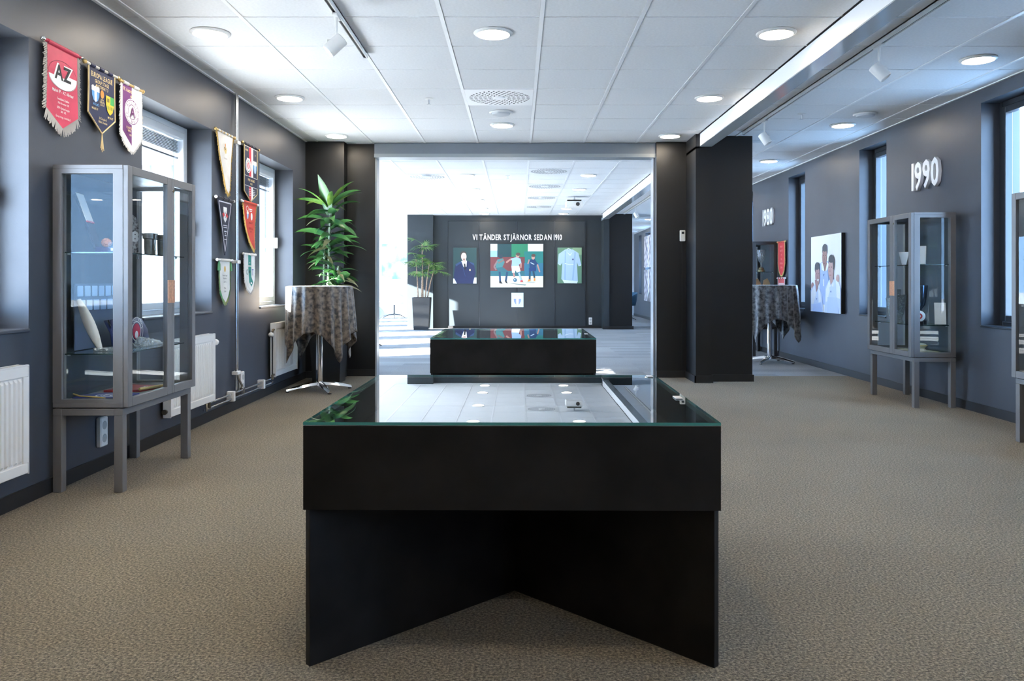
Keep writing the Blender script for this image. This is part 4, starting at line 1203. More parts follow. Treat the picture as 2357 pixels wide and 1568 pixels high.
# hall paintings
FY = 19.0725
def painting(label, cx, cz, w, h, base):
    return board('painting', label, 'painting', 'far', (cx, FY, cz), w, h, 0.035, ink(base), ink((0.18, 0.2, 0.2)), 'paintings on the far dark partition'), Art(w, h, 0.0362)
o, a = painting('painting of a person in a navy blazer, left of the slogan wall', -1.245, 1.470, 0.55, 0.84, (0.022, 0.060, 0.062))
a.rect((0.60, 0.64, 0.80), 0.0, 0.86, 0.16, 1.0); a.rect((0.60, 0.64, 0.80), 0.86, 0.83, 1.0, 1.0)
BZ, BZ2 = (0.012, 0.020, 0.075), (0.035, 0.07, 0.17)
a.poly(BZ, (0.10, 0.46), (0.34, 0.37), (0.60, 0.36), (0.88, 0.43), (0.96, 0.70), (0.84, 1.0), (0.16, 1.0), (0.02, 0.82)); a.poly(BZ2, (0.10, 0.46), (0.34, 0.37), (0.36, 0.42), (0.12, 0.52)); a.poly(BZ2, (0.70, 0.39), (0.88, 0.43), (0.90, 0.50), (0.74, 0.43))
a.poly((0.82, 0.82, 0.84), (0.35, 0.37), (0.59, 0.36), (0.57, 0.52), (0.52, 0.56), (0.45, 0.54)); a.poly(INKB, (0.46, 0.44), (0.52, 0.44), (0.55, 0.58), (0.50, 0.62), (0.47, 0.56))
a.oval((0.055, 0.040, 0.038), 0.44, 0.175, 0.135, 0.085); a.poly((0.055, 0.04, 0.038), (0.30, 0.18), (0.36, 0.18), (0.34, 0.29), (0.31, 0.27)); a.poly((0.62, 0.42, 0.36), (0.38, 0.32), (0.55, 0.32), (0.55, 0.40), (0.45, 0.42)); a.oval((0.68, 0.48, 0.42), 0.455, 0.245, 0.115, 0.11); a.stroke((0.2, 0.1, 0.1), 0.006, (0.40, 0.225), (0.44, 0.225)); a.stroke((0.2, 0.1, 0.1), 0.006, (0.48, 0.225), (0.52, 0.225)); a.poly((0.28, 0.16, 0.13), (0.41, 0.30), (0.52, 0.30), (0.50, 0.35), (0.43, 0.35)); a.poly((0.50, 0.33, 0.28), (0.46, 0.23), (0.48, 0.28), (0.44, 0.28))
a.stroke(BZ2, 0.008, (0.36, 0.42), (0.52, 0.80)); a.oval((0.75, 0.60, 0.30), 0.72, 0.62, 0.03, 0.03)
a.build('painted_figure', o)
o, a = painting('large central painting of three footballers with a ball', -0.025, 1.470, 1.24, 1.02, (0.66, 0.66, 0.52))
a.rect((0.015, 0.055, 0.065), 0.12, 0.0, 0.42, 0.30); a.rect((0.025, 0.20, 0.11), 0.40, 0.0, 0.72, 0.30); a.rect((0.66, 0.72, 0.76), 0.0, 0.0, 0.13, 0.16); a.rect((0.25, 0.48, 0.72), 0.0, 0.15, 0.13, 0.30); a.rect((0.68, 0.72, 0.72), 0.71, 0.0, 1.0, 0.17); a.rect((0.018, 0.18, 0.17), 0.64, 0.17, 1.0, 0.46); a.rect((0.16, 0.045, 0.05), 0.0, 0.30, 0.65, 0.62); a.rect((0.03, 0.15, 0.24), 0.64, 0.44, 1.0, 0.74); a.rect((0.03, 0.14, 0.17), 0.0, 0.62, 0.65, 0.74)
DKT, DKT2 = (0.035, 0.13, 0.16), (0.02, 0.06, 0.13)
# left player
a.poly((0.06, 0.20, 0.21), (0.13, 0.36), (0.24, 0.33), (0.27, 0.42), (0.22, 0.55), (0.10, 0.56), (0.10, 0.46)); a.stroke((0.22, 0.16, 0.16), 0.035, (0.13, 0.39), (0.07, 0.52), (0.11, 0.60)); a.stroke((0.20, 0.13, 0.12), 0.035, (0.25, 0.37), (0.15, 0.44)); a.oval((0.03, 0.05, 0.07), 0.195, 0.285, 0.04, 0.045)
a.poly(DKT, (0.11, 0.55), (0.23, 0.53), (0.33, 0.62), (0.29, 0.67), (0.20, 0.63), (0.16, 0.67)); a.stroke(DKT2, 0.045, (0.175, 0.64), (0.185, 0.87)); a.stroke(DKT2, 0.045, (0.32, 0.64), (0.29, 0.86)); a.poly(INKB, (0.165, 0.86), (0.20, 0.86), (0.235, 0.915), (0.17, 0.905)); a.poly(INKB, (0.27, 0.84), (0.305, 0.85), (0.33, 0.915), (0.29, 0.89))
# middle player
a.stroke((0.42, 0.22, 0.18), 0.04, (0.42, 0.34), (0.36, 0.37), (0.30, 0.43)); a.poly((0.30, 0.45, 0.80), (0.38, 0.34), (0.50, 0.30), (0.57, 0.34), (0.59, 0.46), (0.54, 0.47), (0.54, 0.51), (0.40, 0.51), (0.41, 0.38)); a.stroke((0.42, 0.22, 0.18), 0.035, (0.58, 0.44), (0.575, 0.55)); a.oval((0.45, 0.25, 0.20), 0.515, 0.265, 0.035, 0.055); a.oval((0.09, 0.07, 0.06), 0.525, 0.235, 0.042, 0.038)
a.poly((0.80, 0.82, 0.86), (0.40, 0.51), (0.545, 0.50), (0.57, 0.63), (0.50, 0.66), (0.475, 0.60), (0.46, 0.67), (0.41, 0.66)); a.stroke((0.42, 0.20, 0.17), 0.04, (0.435, 0.66), (0.455, 0.76)); a.stroke((0.30, 0.42, 0.78), 0.04, (0.54, 0.66), (0.58, 0.84)); a.poly((0.50, 0.06, 0.06), (0.565, 0.84), (0.60, 0.83), (0.62, 0.875), (0.57, 0.88)); a.oval((0.05, 0.14, 0.22), 0.467, 0.83, 0.036, 0.046); a.oval((0.35, 0.42, 0.48), 0.46, 0.82, 0.014, 0.018)
# right player
a.poly((0.015, 0.05, 0.14), (0.74, 0.36), (0.84, 0.35), (0.90, 0.46), (0.86, 0.50), (0.86, 0.56), (0.74, 0.56)); a.stroke((0.40, 0.22, 0.20), 0.03, (0.735, 0.36), (0.71, 0.46)); a.stroke((0.45, 0.24, 0.20), 0.032, (0.89, 0.47), (0.935, 0.65)); a.oval((0.48, 0.27, 0.22), 0.81, 0.31, 0.032, 0.05); a.oval((0.10, 0.06, 0.05), 0.815, 0.265, 0.04, 0.035); a.stroke((0.50, 0.60, 0.75), 0.018, (0.76, 0.43), (0.83, 0.47))
a.poly((0.012, 0.045, 0.16), (0.73, 0.55), (0.87, 0.54), (0.86, 0.63), (0.80, 0.62), (0.73, 0.64)); a.stroke((0.02, 0.06, 0.10), 0.04, (0.75, 0.63), (0.74, 0.82)); a.stroke((0.02, 0.06, 0.10), 0.04, (0.81, 0.62), (0.835, 0.78)); a.poly((0.75, 0.25, 0.05), (0.72, 0.82), (0.755, 0.81), (0.76, 0.85), (0.70, 0.87)); a.poly((0.75, 0.25, 0.05), (0.825, 0.78), (0.85, 0.79), (0.85, 0.85), (0.82, 0.85))
a.poly((0.20, 0.26, 0.25), (0.33, 0.905), (0.68, 0.93), (0.66, 0.96)); a.poly((0.42, 0.46, 0.42), (0.60, 0.88), (0.86, 0.87), (0.82, 0.90))
a.build('painted_figure', o)
o, a = painting('painting of a pale blue football shirt on a hanger', 1.215, 1.475, 0.57, 0.84, (0.11, 0.23, 0.15))
a.rect((0.20, 0.33, 0.20), 0.62, 0.0, 1.0, 0.2)
SH, SH2, SH3 = (0.36, 0.52, 0.72), (0.26, 0.41, 0.62), (0.66, 0.76, 0.84)
a.stroke((0.7, 0.72, 0.7), 0.012, (0.36, 0.06), (0.45, 0.02), (0.60, 0.07)); a.poly(SH, (0.05, 0.18), (0.32, 0.05), (0.62, 0.05), (0.86, 0.15), (0.98, 0.48), (0.86, 0.52), (0.80, 0.40), (0.84, 0.95), (0.60, 1.0), (0.35, 0.98), (0.16, 0.88), (0.20, 0.42), (0.12, 0.50), (0.01, 0.45)); a.poly(SH2, (0.30, 0.10), (0.35, 0.10), (0.34, 0.92), (0.28, 0.90)); a.poly(SH2, (0.70, 0.12), (0.76, 0.14), (0.66, 0.92), (0.60, 0.90)); a.poly(SH3, (0.38, 0.12), (0.52, 0.20), (0.62, 0.12), (0.54, 0.22), (0.50, 0.22)); a.stroke(SH3, 0.014, (0.30, 0.44), (0.50, 0.48), (0.66, 0.47)); a.poly(SH3, (0.02, 0.45), (0.11, 0.50), (0.09, 0.47)); a.poly(SH3, (0.86, 0.52), (0.98, 0.47), (0.97, 0.50)); a.poly(SH3, (0.20, 0.90), (0.84, 0.94), (0.80, 1.0), (0.28, 0.99)); a.rect((0.08, 0.10, 0.25), 0.60, 0.31, 0.67, 0.35)
a.build('painted_shirt', o)
o = board('crest_plate', 'small pale blue plate with a T shield below the central painting', 'plaque', 'far', (-0.01, FY, 0.665), 0.285, 0.335, 0.03, ink((0.52, 0.66, 0.86)), ink((0.45, 0.58, 0.78)))
a = Art(0.285, 0.335, 0.0312)
tcrest(a, 0.5, 0.52, 0.64, 0.66, (0.20, 0.26, 0.62), (0.86, 0.88, 0.92))
a.build('shield', o)
m = bpy.data.materials.new('pale map colours'); m.use_nodes = True; MAT['map'] = m
nt = m.node_tree; tc = nt.nodes.new('ShaderNodeTexCoord'); nz = nt.nodes.new('ShaderNodeTexNoise'); nz.inputs['Scale'].default_value = 2.4; nz.inputs['Detail'].default_value = 6
cr = nt.nodes.new('ShaderNodeValToRGB'); e = cr.color_ramp.elements
e[0].position = 0.36; e[0].color = (0.16, 0.42, 0.72, 1); e[1].position = 0.68; e[1].color = (0.75, 0.72, 0.66, 1)
for p, c in ((0.46, (0.35, 0.58, 0.80, 1)), (0.52, (0.62, 0.70, 0.60, 1)), (0.56, (0.75, 0.55, 0.42, 1)), (0.60, (0.66, 0.70, 0.68, 1))):
    k = e.new(p); k.color = c
nt.links.new(tc.outputs['Object'], nz.inputs['Vector']); nt.links.new(nz.outputs[0], cr.inputs[0]); nt.links.new(cr.outputs[0], nt.nodes['Principled BSDF'].inputs['Base Color'])
board('wall_painting', 'pale blue map-like painting on the sunny end wall', 'painting', 'far', (-3.88, YF, 1.76), 1.14, 1.14, 0.04, m, ink((0.6, 0.65, 0.7)))
# printed glass panels hung before the far windows
m = bpy.data.materials.new('photo collage'); m.use_nodes = True; MAT['collage'] = m
nt = m.node_tree; tc = nt.nodes.new('ShaderNodeTexCoord'); nz = nt.nodes.new('ShaderNodeTexVoronoi'); nz.inputs['Scale'].default_value = 7
cr = nt.nodes.new('ShaderNodeValToRGB'); e = cr.color_ramp.elements
e[0].position = 0.1; e[0].color = (0.75, 0.76, 0.80, 1); e[1].position = 0.75; e[1].color = (0.12, 0.12, 0.18, 1); k = e.new(0.4); k.color = (0.50, 0.48, 0.52, 1)
nt.links.new(tc.outputs['Object'], nz.inputs['Vector']); nt.links.new(nz.outputs[0], cr.inputs[0]); nt.links.new(cr.outputs[0], nt.nodes['Principled BSDF'].inputs['Base Color'])
for i, (yc, zc) in enumerate(((23.75, 1.975), (22.98, 1.975), (23.75, 0.995), (22.98, 0.995))):
    w = ('upper farther', 'upper nearer', 'lower farther', 'lower nearer')[i]
    o = board('photo_panel', '%s of four printed photo panels hung on the far right wall' % w, 'photo panel', 'right', (XR - 0.035, yc, zc), 0.70, 0.92, 0.012, m, WHITEP, 'four photo panels on the far right wall')
    for (sx, sy) in ((-0.3, 0.42), (0.3, 0.42), (-0.3, -0.42), (0.3, -0.42)):
        MB().lathe([(0.018, -0.033), (0.018, 0.02), (0.014, 0.024)], 14, c=(sx, sy, 0)).build('standoff', ALU, o)
# ------------------------------------------------------------------ plants
LEAFG = mat('dark glossy leaf', (0.030, 0.12, 0.045), 0.32, noise=(5, 0.5, (0.075, 0.21, 0.05), (0.014, 0.07, 0.03)))
LEAFY = mat('yellow green leaf', (0.12, 0.28, 0.04), 0.35, noise=(7, 0.4, (0.26, 0.40, 0.07), (0.05, 0.17, 0.035)))
STEM = mat('green cane', (0.20, 0.26, 0.17), 0.5, noise=(40, 0.3))
BARK = mat('ringed bark', (0.30, 0.20, 0.14), 0.8, noise=(40, 0.4))
def leaf_mesh(L, W, rise, droop, m, twist=0.0, n=9):
    """strap leaf growing along +x"""
    rr = []
    x = z = 0.0
    ang = rise
    for i in range(n + 1):
        t = i / n
        w = W * (math.sin(math.pi * min(1.0, 0.10 + t * 0.93)) ** 0.75) * (1 - 0.25 * t) + 0.002
        if i == n: w = 0.001
        tw = twist * t
        c, s = math.cos(tw), math.sin(tw)
        nx_, nz_ = -math.sin(ang), math.cos(ang)
        edge = 0.22 * w
        rr.append([(x + nx_ * (edge - w * s), -w * c, z + nz_ * (edge - w * s)), (x, 0, z), (x + nx_ * (edge + w * s), w * c, z + nz_ * (edge + w * s))])
        x += math.cos(ang) * L / n; z += math.sin(ang) * L / n
        ang -= droop / n * (0.5 + t)
    return MB().rings(rr, False, False, closed=False).data('leaf', m, 60)
def plant_pot(o, w, h, m):
    MB().hexa([(-w * .42, -w * .42, 0), (w * .42, -w * .42, 0), (w * .42, w * .42, 0), (-w * .42, w * .42, 0)], [(-w / 2, -w / 2, h), (w / 2, -w / 2, h), (w / 2, w / 2, h), (-w / 2, w / 2, h)]).build('planter', m, o)
    MB().box(-w * .46, w * .46, -w * .46, w * .46, h - 0.02, h + 0.004).build('soil', mat('soil', (0.03, 0.022, 0.016), 0.9), o)
o = thing('corner_plant', 'tall leafy dracaena in a black planter in the left corner', 'plant', (-2.035, 8.74, 0))
plant_pot(o, 0.34, 0.52, BLACK)
rnd = random.Random(11)
LV = [leaf_mesh(0.42, 0.056, 0.50, 1.2, LEAFG), leaf_mesh(0.38, 0.052, 0.25, 1.0, LEAFG, 0.4), leaf_mesh(0.34, 0.050, 0.05, 0.9, LEAFG), leaf_mesh(0.38, 0.046, 0.85, 0.8, LEAFY), leaf_mesh(0.38, 0.038, 0.6, 1.2, LEAFY, 0.5), leaf_mesh(0.36, 0.055, 1.35, 0.35, LEAFG), leaf_mesh(0.34, 0.036, -0.3, 0.7, mat('dry tipped leaf', (0.14, 0.17, 0.07), 0.45, noise=(6, 0.6, (0.36, 0.30, 0.16), (0.05, 0.12, 0.05))))]
stems = [[(0.0, 0.0, 0.5), (-0.015, 0.01, 1.0), (0.0, 0.0, 1.45), (0.012, 0.0, 1.88)], [(-0.06, 0.05, 0.5), (-0.07, 0.05, 1.0), (-0.06, 0.05, 1.52)], [(0.08, -0.05, 0.5), (0.075, -0.05, 0.95), (0.11, -0.05, 1.25)]]
for s in stems:
    MB().tube(s, 0.012, 8).build('stem', STEM, o, True)
def put_leaf(base, az, kind, sc):
    # keep the leaf clear of the wall and the pier behind it
    reach = 0.33 * sc
    ex, ey = o.location.x + base[0] + math.cos(az) * reach, o.location.y + base[1] + math.sin(az) * reach
    if ex < XL + 0.06 or ey > 9.05: sc *= 0.62; 
    reach = 0.33 * sc
    ex, ey = o.location.x + base[0] + math.cos(az) * reach, o.location.y + base[1] + math.sin(az) * reach
    if ex < XL + 0.05 or ey > 9.07: return
    put('leaf', LV[kind], o, base, (rnd.uniform(-0.6, 0.6), rnd.uniform(-0.35, 0.30), az), (sc * rnd.uniform(0.85, 1.1), sc * rnd.uniform(0.6, 1.05), sc))
for k in range(7):
    put_leaf((0.012, 0, 1.86 + 0.006 * k), k * 2.4 + 0.3, (3, 4, 3, 4, 3, 0, 4)[k], 1.0)
put('leaf', LV[5], o, (0.0, -0.01, 1.80), (0.1, 0, -1.9), (1.25, 1.25, 1.25))
put('leaf', LV[3], o, (0.03, 0, 1.93), (0.0, -0.1, -0.35), (0.95, 0.95, 0.95))
put('leaf', LV[3], o, (-0.02, -0.02, 1.88), (0.0, 0.0, 3.5), (0.95, 0.95, 0.95))
for k in range(34):
    z = 1.40 + 0.45 * k / 34
    put_leaf((0.004, 0, z), k * 2.4 + rnd.uniform(-0.3, 0.3), (0, 1, 2, 1, 6, 0)[k % 6], rnd.uniform(0.8, 1.08))
for k in range(28):
    z = 1.22 + 0.32 * k / 28
    put_leaf((-0.062, 0.05, z), k * 2.4 + 1 + rnd.uniform(-0.3, 0.3), (1, 2, 0, 6, 1, 2)[k % 6], rnd.uniform(0.7, 1.0))
for k in range(20):
    z = 1.02 + 0.22 * k / 20
    put_leaf((0.095, -0.05, z), k * 2.4 + 2 + rnd.uniform(-0.3, 0.3), (2, 1, 6, 1, 0)[k % 5], rnd.uniform(0.65, 0.95))
for k in range(8):
    put_leaf((-0.03 + 0.02 * k, -0.02, 0.98 + 0.05 * (k % 4)), k * 2.4 + 0.4, (2, 1)[k % 2], 0.6)
# fan palm in the hall
o = thing('palm_plant', 'slender fan palm in a tall glossy grey planter by the far partition', 'plant', (-2.19, 18.5, 0))
plant_pot(o, 0.40, 0.735, mat('glossy grey planter', (0.035, 0.038, 0.042), 0.10, spec=0.3))
FR = mat('palm leaf', (0.10, 0.24, 0.06), 0.4, noise=(8, 0.4, (0.22, 0.34, 0.10), (0.04, 0.14, 0.04)))
mb = MB()
for k in range(9):
    az = -1.25 + 2.5 * k / 8
    L = 0.34 * (1 - 0.18 * abs(az))
    d = Vector((math.cos(az), math.sin(az), 0)); s = Vector((-d.y, d.x, 0))
    rr = []
    for t in (0.0, 0.35, 0.7, 1.0):
        w = (0.006, 0.020, 0.017, 0.001)[(0.0, 0.35, 0.7, 1.0).index(t)]
        c = d * L * t + Vector((0, 0, -0.10 * t * t))
        rr.append([c - s * w + Vector((0, 0, 0.3 * w)), c, c + s * w + Vector((0, 0, 0.3 * w))])
    mb.rings(rr, False, False, closed=False)
fan = mb.data('frond', FR, 60)
rnd = random.Random(5)
for (sx, sy, h, lean) in ((-0.08, -0.05, 1.62, -0.05), (0.02, 0.03, 1.95, -0.02), (0.08, -0.04, 1.55, 0.10), (0.0, -0.08, 1.35, 0.02), (0.12, 0.05, 1.40, 0.16)):
    MB().tube([(sx, sy, 0.72), (sx + lean * 0.4, sy, 0.72 + (h - 0.72) * 0.5), (sx + lean, sy, h)], [0.016, 0.013, 0.009], 8).build('trunk', BARK, o, True)
    for k in range(6):
        az = k * 1.05 + rnd.uniform(-0.3, 0.3) + sx * 10
        st = Vector((sx + lean, sy, h - 0.14 + 0.05 * (k % 4)))
        tip = st + Vector((math.cos(az) * 0.15, math.sin(az) * 0.13, 0.10 - 0.04 * (k % 3)))
        MB().tube([st, tip], 0.004, 5).build('leaf_stalk', FR, o)
        if o.location.y + tip.y + 0.25 * math.sin(az) < 18.86:
            put('frond', fan, o, tip, (rnd.uniform(-0.3, 0.3), -0.15 + 0.25 * (k % 3 - 1), az), (0.8,) * 3)
        else:
            put('frond', fan, o, tip, (0, -1.1, az), (0.6,) * 3)

# ------------------------------------------------------------------ lounge chairs in the far hall
SHELL = mat('pale grey chair shell', (0.50, 0.56, 0.62), 0.5)
SHELLB = mat('blue chair fabric', (0.04, 0.12, 0.20), 0.8)
def chair_proto(m):
    root = empty('lounge_chair')
    n = 36
    rr = []
    for j in range(11):
        t = j / 10
        ring = []
        for i in range(n):
            a = 2 * math.pi * i / n
            back = 0.5 + 0.5 * math.cos(a)            # 1 at the back (+x), 0 in front
            rim = 0.46 + 0.34 * (max(0.0, back) ** 0.6)
            if t < 0.4:
                r = 0.04 + 0.26 * (t / 0.4); z = 0.40 + 0.02 * (t / 0.4) ** 2
            else:
                u = (t - 0.4) / 0.6
                r = 0.30 + 0.06 * math.sin(u * 1.5); z = 0.42 + (rim - 0.42) * u
            ring.append((r * math.cos(a), r * 1.05 * math.sin(a), z))
        rr.append(ring)
    s = MB().rings(rr, True, False).build('shell', m, root, True)
    md = s.modifiers.new('thick', 'SOLIDIFY'); md.thickness = 0.03
    MB().lathe([(0.02, 0.40), (0.02, 0.10)], 12).build('pedestal', BLACK, root)
    for k in range(4):
        a = math.pi / 4 + k * math.pi / 2
        MB().tube([(0, 0, 0.12), (0.16 * math.cos(a), 0.16 * math.sin(a), 0.10), (0.33 * math.cos(a), 0.33 * math.sin(a), 0.012)], [0.013, 0.012, 0.010], 8).build('leg', BLACK, root)
    MB().lathe([(0.001, 0.43), (0.25, 0.43), (0.27, 0.455), (0.25, 0.48), (0.001, 0.485)], 24, cap0=False, cap1=False).build('seat_pad', m, root, True)
    return root
ch = chair_proto(SHELL)
spots_c = [(-2.62, 13.6, 2.6, 'nearest pale tub chair on a swivel base, half hidden by the opening edge'), (-3.75, 24.6, -2.2, 'pale tub chair on a swivel base in the sunny far corner'), (-4.62, 25.4, -1.2, 'pale tub chair farthest back beside the map-like painting wall')]
for i, (x, y, r, lb) in enumerate(spots_c):
    c = ch if i == 0 else copy_tree(ch)
    c.location = (x, y, 0); c.rotation_euler = (0, 0, r)
    tag(c, lb, 'chair', 'tub chairs in the far hall')
c = chair_proto(SHELLB); c.location = (3.06, 23.2, 0); c.rotation_euler = (0, 0, 0.4)
tag(c, 'dark blue tub chair just beyond the far black pillar', 'chair', 'tub chairs in the far hall')
o = thing('coffee_table', 'low white round table between the sunny tub chairs', 'table', (-4.35, 23.5, 0))
MB().lathe([(0.001, 0.50), (0.38, 0.50), (0.385, 0.51), (0.38, 0.52), (0.001, 0.52)], 32, cap0=False, cap1=False).build('table_top', WHITEP, o)
MB().lathe([(0.025, 0.02), (0.025, 0.5)], 12).build('pedestal', WHITEM, o)
MB().lathe([(0.22, 0.0), (0.22, 0.012), (0.03, 0.025)], 28).build('base', WHITEM, o)

# ------------------------------------------------------------------ things inside the cabinets
CRYS = mat('cut crystal', (0.78, 0.82, 0.83), 0.05, spec=0.9, bump=(60, 0.9, 0.01))
def crystal():
    if 'crystal' in MAT: return MAT['crystal']
    m = bpy.data.materials.new('crystal'); m.use_nodes = True; MAT['crystal'] = m
    nt = m.node_tree; nt.nodes.remove(nt.nodes['Principled BSDF'])
    tr = nt.nodes.new('ShaderNodeBsdfTransparent'); tr.inputs[0].default_value = (0.86, 0.90, 0.91, 1)
    gl = nt.nodes.new('ShaderNodeBsdfGlossy'); gl.inputs['Roughness'].default_value = 0.12
    df = nt.nodes.new('ShaderNodeBsdfDiffuse'); df.inputs[0].default_value = (0.75, 0.80, 0.82, 1)
    tc = nt.nodes.new('ShaderNodeTexCoord'); v = nt.nodes.new('ShaderNodeTexVoronoi'); v.inputs['Scale'].default_value = 55
    bp = nt.nodes.new('ShaderNodeBump'); bp.inputs['Strength'].default_value = 0.9; bp.inputs['Distance'].default_value = 0.01
    nt.links.new(tc.outputs['Object'], v.inputs['Vector']); nt.links.new(v.outputs[0], bp.inputs['Height'])
    for s in (gl, df): nt.links.new(bp.outputs[0], s.inputs['Normal'])
    m1 = nt.nodes.new('ShaderNodeMixShader'); m1.inputs[0].default_value = 0.45
    m2 = nt.nodes.new('ShaderNodeMixShader'); m2.inputs[0].default_value = 0.48
    nt.links.new(gl.outputs[0], m1.inputs[1]); nt.links.new(df.outputs[0], m1.inputs[2])
    nt.links.new(tr.outputs[0], m2.inputs[1]); nt.links.new(m1.outputs[0], m2.inputs[2])
    nt.links.new(m2.outputs[0], nt.nodes['Material Output'].inputs[0])
    return m
CRYS = crystal()
PEWTER = mat('pewter', (0.42, 0.38, 0.33), 0.3, 0.9, noise=(18, 0.2))
S0, S1, S2 = 0.4585, 0.7065, 1.2285
IG = 'things kept in the left glass cabinet'
IR = 'things kept in the right glass cabinet'
# --- left cabinet, top shelf
o = thing('presentation_case', 'open dark presentation case with white lid and two rosettes, left cabinet', 'case', (-2.165, 4.33, S2), math.radians(12), IG)
MB().box(-0.07, 0.07, -0.06, 0.06, 0.0, 0.03, 0.003).build('tray', mat('purple lining', (0.035, 0.012, 0.06), 0.8), o)
b = MB().box(-0.012, 0.0, -0.06, 0.06, 0.0, 0.30, 0.002).build('lid', mat('dark card', (0.02, 0.022, 0.035), 0.6), o); b.location = (-0.065, 0, 0.025); b.rotation_euler = (0, -0.33, 0)
MB().box(0.001, 0.004, -0.062, 0.062, 0.15, 0.305, 0.001).build('white_card', mat('white card', (0.80, 0.78, 0.74), 0.6), b)
MB().box(0.001, 0.006, -0.062, 0.062, 0.142, 0.15).build('red_binding', INKR and ink(INKR), b)
for (x, c) in ((-0.03, (0.75, 0.33, 0.18)), (0.035, (0.70, 0.12, 0.12))):
    mb = MB()
    for k in range(10):
        a = k * 0.628
        mb.blob((x + 0.018 * math.cos(a), 0.0, 0.055 + 0.016 * math.sin(a)), (0.010, 0.012, 0.010), 1)
    mb.blob((x, -0.004, 0.055), (0.014, 0.012, 0.014), 1)
    mb.build('rosette', ink(c), o, True)
o = thing('acrylic_block', 'clear acrylic block with a white card, left cabinet top shelf', 'award', (-2.085, 4.225, S2), 0, IG)
MB().box(-0.045, 0.045, -0.018, 0.018, 0, 0.055, 0.003).build('block', PANE, o)
MB().box(-0.035, 0.035, -0.004, 0.004, 0.008, 0.022).build('card', ink((0.7, 0.7, 0.72)), o)
o = thing('lace_ornament', 'black and white lace-like ornament with the numerals 08, left cabinet', 'ornament', (-2.20, 4.60, S2), math.radians(55), IG)
MB().slab([(-0.05, 0), (0.05, 0), (0.035, 0.09), (0.05, 0.15), (0.03, 0.215), (0, 0.235), (-0.03, 0.215), (-0.05, 0.15), (-0.035, 0.09)], -0.006, 0.006).build('plate', mat('lace black', (0.02, 0.02, 0.025), 0.6, noise=(70, 0.9, (0.55, 0.53, 0.52), (0.01, 0.01, 0.014))), o).rotation_euler = (math.pi / 2, 0, 0)
mb = MB(); text_into(mb, '08', 0.055, 0, 0.105, 0.0075, 0.05); b = mb.build('numerals', ink(WHT), o, 'keep'); b.rotation_euler = (math.pi / 2, 0, 0)
for i, y in enumerate((4.66, 4.83)):
    o = thing('pewter_beaker', ('pewter beaker nearer the lace ornament, left cabinet top shelf', 'pewter beaker beside the door stile, left cabinet top shelf')[i], 'beaker', (-2.115, y, S2), 0, IG)
    MB().lathe([(0.028, 0), (0.030, 0.004), (0.032, 0.09), (0.039, 0.096), (0.042, 0.125), (0.039, 0.125), (0.029, 0.09), (0.026, 0.006)], 28, cap1=True).build('cup', PEWTER, o, True)
    MB().lathe([(0.0335, 0.092), (0.0400, 0.094), (0.0400, 0.099), (0.0345, 0.100)], 28, cap0=False, cap1=False).build('band', PEWTER, o, True)
    MB().blob((0.033, -0.005, 0.035), (0.004, 0.012, 0.014), 1).build('emblem', mat('pale pewter', (0.7, 0.66, 0.58), 0.3, 0.8), o)
# --- left cabinet, middle shelf
o = thing('plume_award', 'tall white plume-shaped glass award leaning in the left cabinet', 'award', (-2.205, 4.32, S1), 0, IG)
rr = []
for i in range(13):
    t = i / 12
    w = 0.030 * math.sin(math.pi * (0.08 + 0.86 * t)) ** 0.8 + 0.002
    c = Vector((-0.02 - 0.115 * t, 0, 0.01 + 0.265 * t))
    rr.append([c + Vector((w * math.cos(k * math.pi / 5) * 0.9, 0.014 * math.sin(k * math.pi / 5), w * 0.35 * math.cos(k * math.pi / 5))) for k in range(10)])
MB().rings(rr).build('plume', mat('frosted white glass', (0.84, 0.81, 0.77), 0.25, spec=0.7), o, True)
MB().box(-0.045, 0.035, -0.03, 0.03, 0, 0.018, 0.004).build('foot', CRYS, o)
o = thing('crystal_goblet', 'cut crystal goblet with metal top beside the white plume, left cabinet', 'goblet', (-2.125, 4.335, S1), 0, IG)
MB().lathe([(0.035, 0), (0.035, 0.012), (0.022, 0.03), (0.034, 0.05), (0.036, 0.11), (0.030, 0.112), (0.028, 0.05)], 14).build('bowl', CRYS, o, True)
MB().tube([(0, 0, 0.10), (0.004, 0, 0.18)], [0.014, 0.004], 8).build('finial_stem', PEWTER, o, True)
MB().blob((0.004, 0, 0.195), (0.014, 0.014, 0.022), 1).build('finial', PEWTER, o, True)
o = thing('football_pennant', 'navy curved pennant with FOOTBALL round a red crest, left cabinet', 'pennant', (-2.245, 4.68, S1), 0, IG)
rr = []
for i in range(15):
    t = i / 14
    y = -0.20 + 0.44 * t
    bow = 0.05 * math.sin(t * 3.0)
    rr.append([(bow, y, 0.012 + 0.02 * t), (bow - 0.01, y, 0.085), (bow - 0.045, y, 0.165 - 0.03 * abs(t - 0.4))])
b = MB().rings(rr, False, False, closed=False).build('cloth', satin('royal navy cloth', (0.012, 0.024, 0.11)), o, True)
md = b.modifiers.new('thick', 'SOLIDIFY'); md.thickness = 0.004
mb = MB(); mb.mi = 0
mb.ringflat(0, 0, 0.082, 0.082, 0.004, 0.0); mb.ringflat(0, 0, 0.058, 0.058, 0.006, 0.0)
for k, c_ in enumerate('FOOTBALL'):
    b0 = math.radians(50 - k * 18)
    text_into(mb, c_, 0.017, 0.069 * math.sin(-b0) * -1 * -1, 0.069 * math.cos(b0), 0.0005, 0.01, rot=b0)
mb.mi = 1; mb.disc(0, 0, 0.045, 0.045, 0.0, 24)
mb.mi = 2; mb.disc(0, -0.02, 0.020, 0.022, 0.0005, 16)
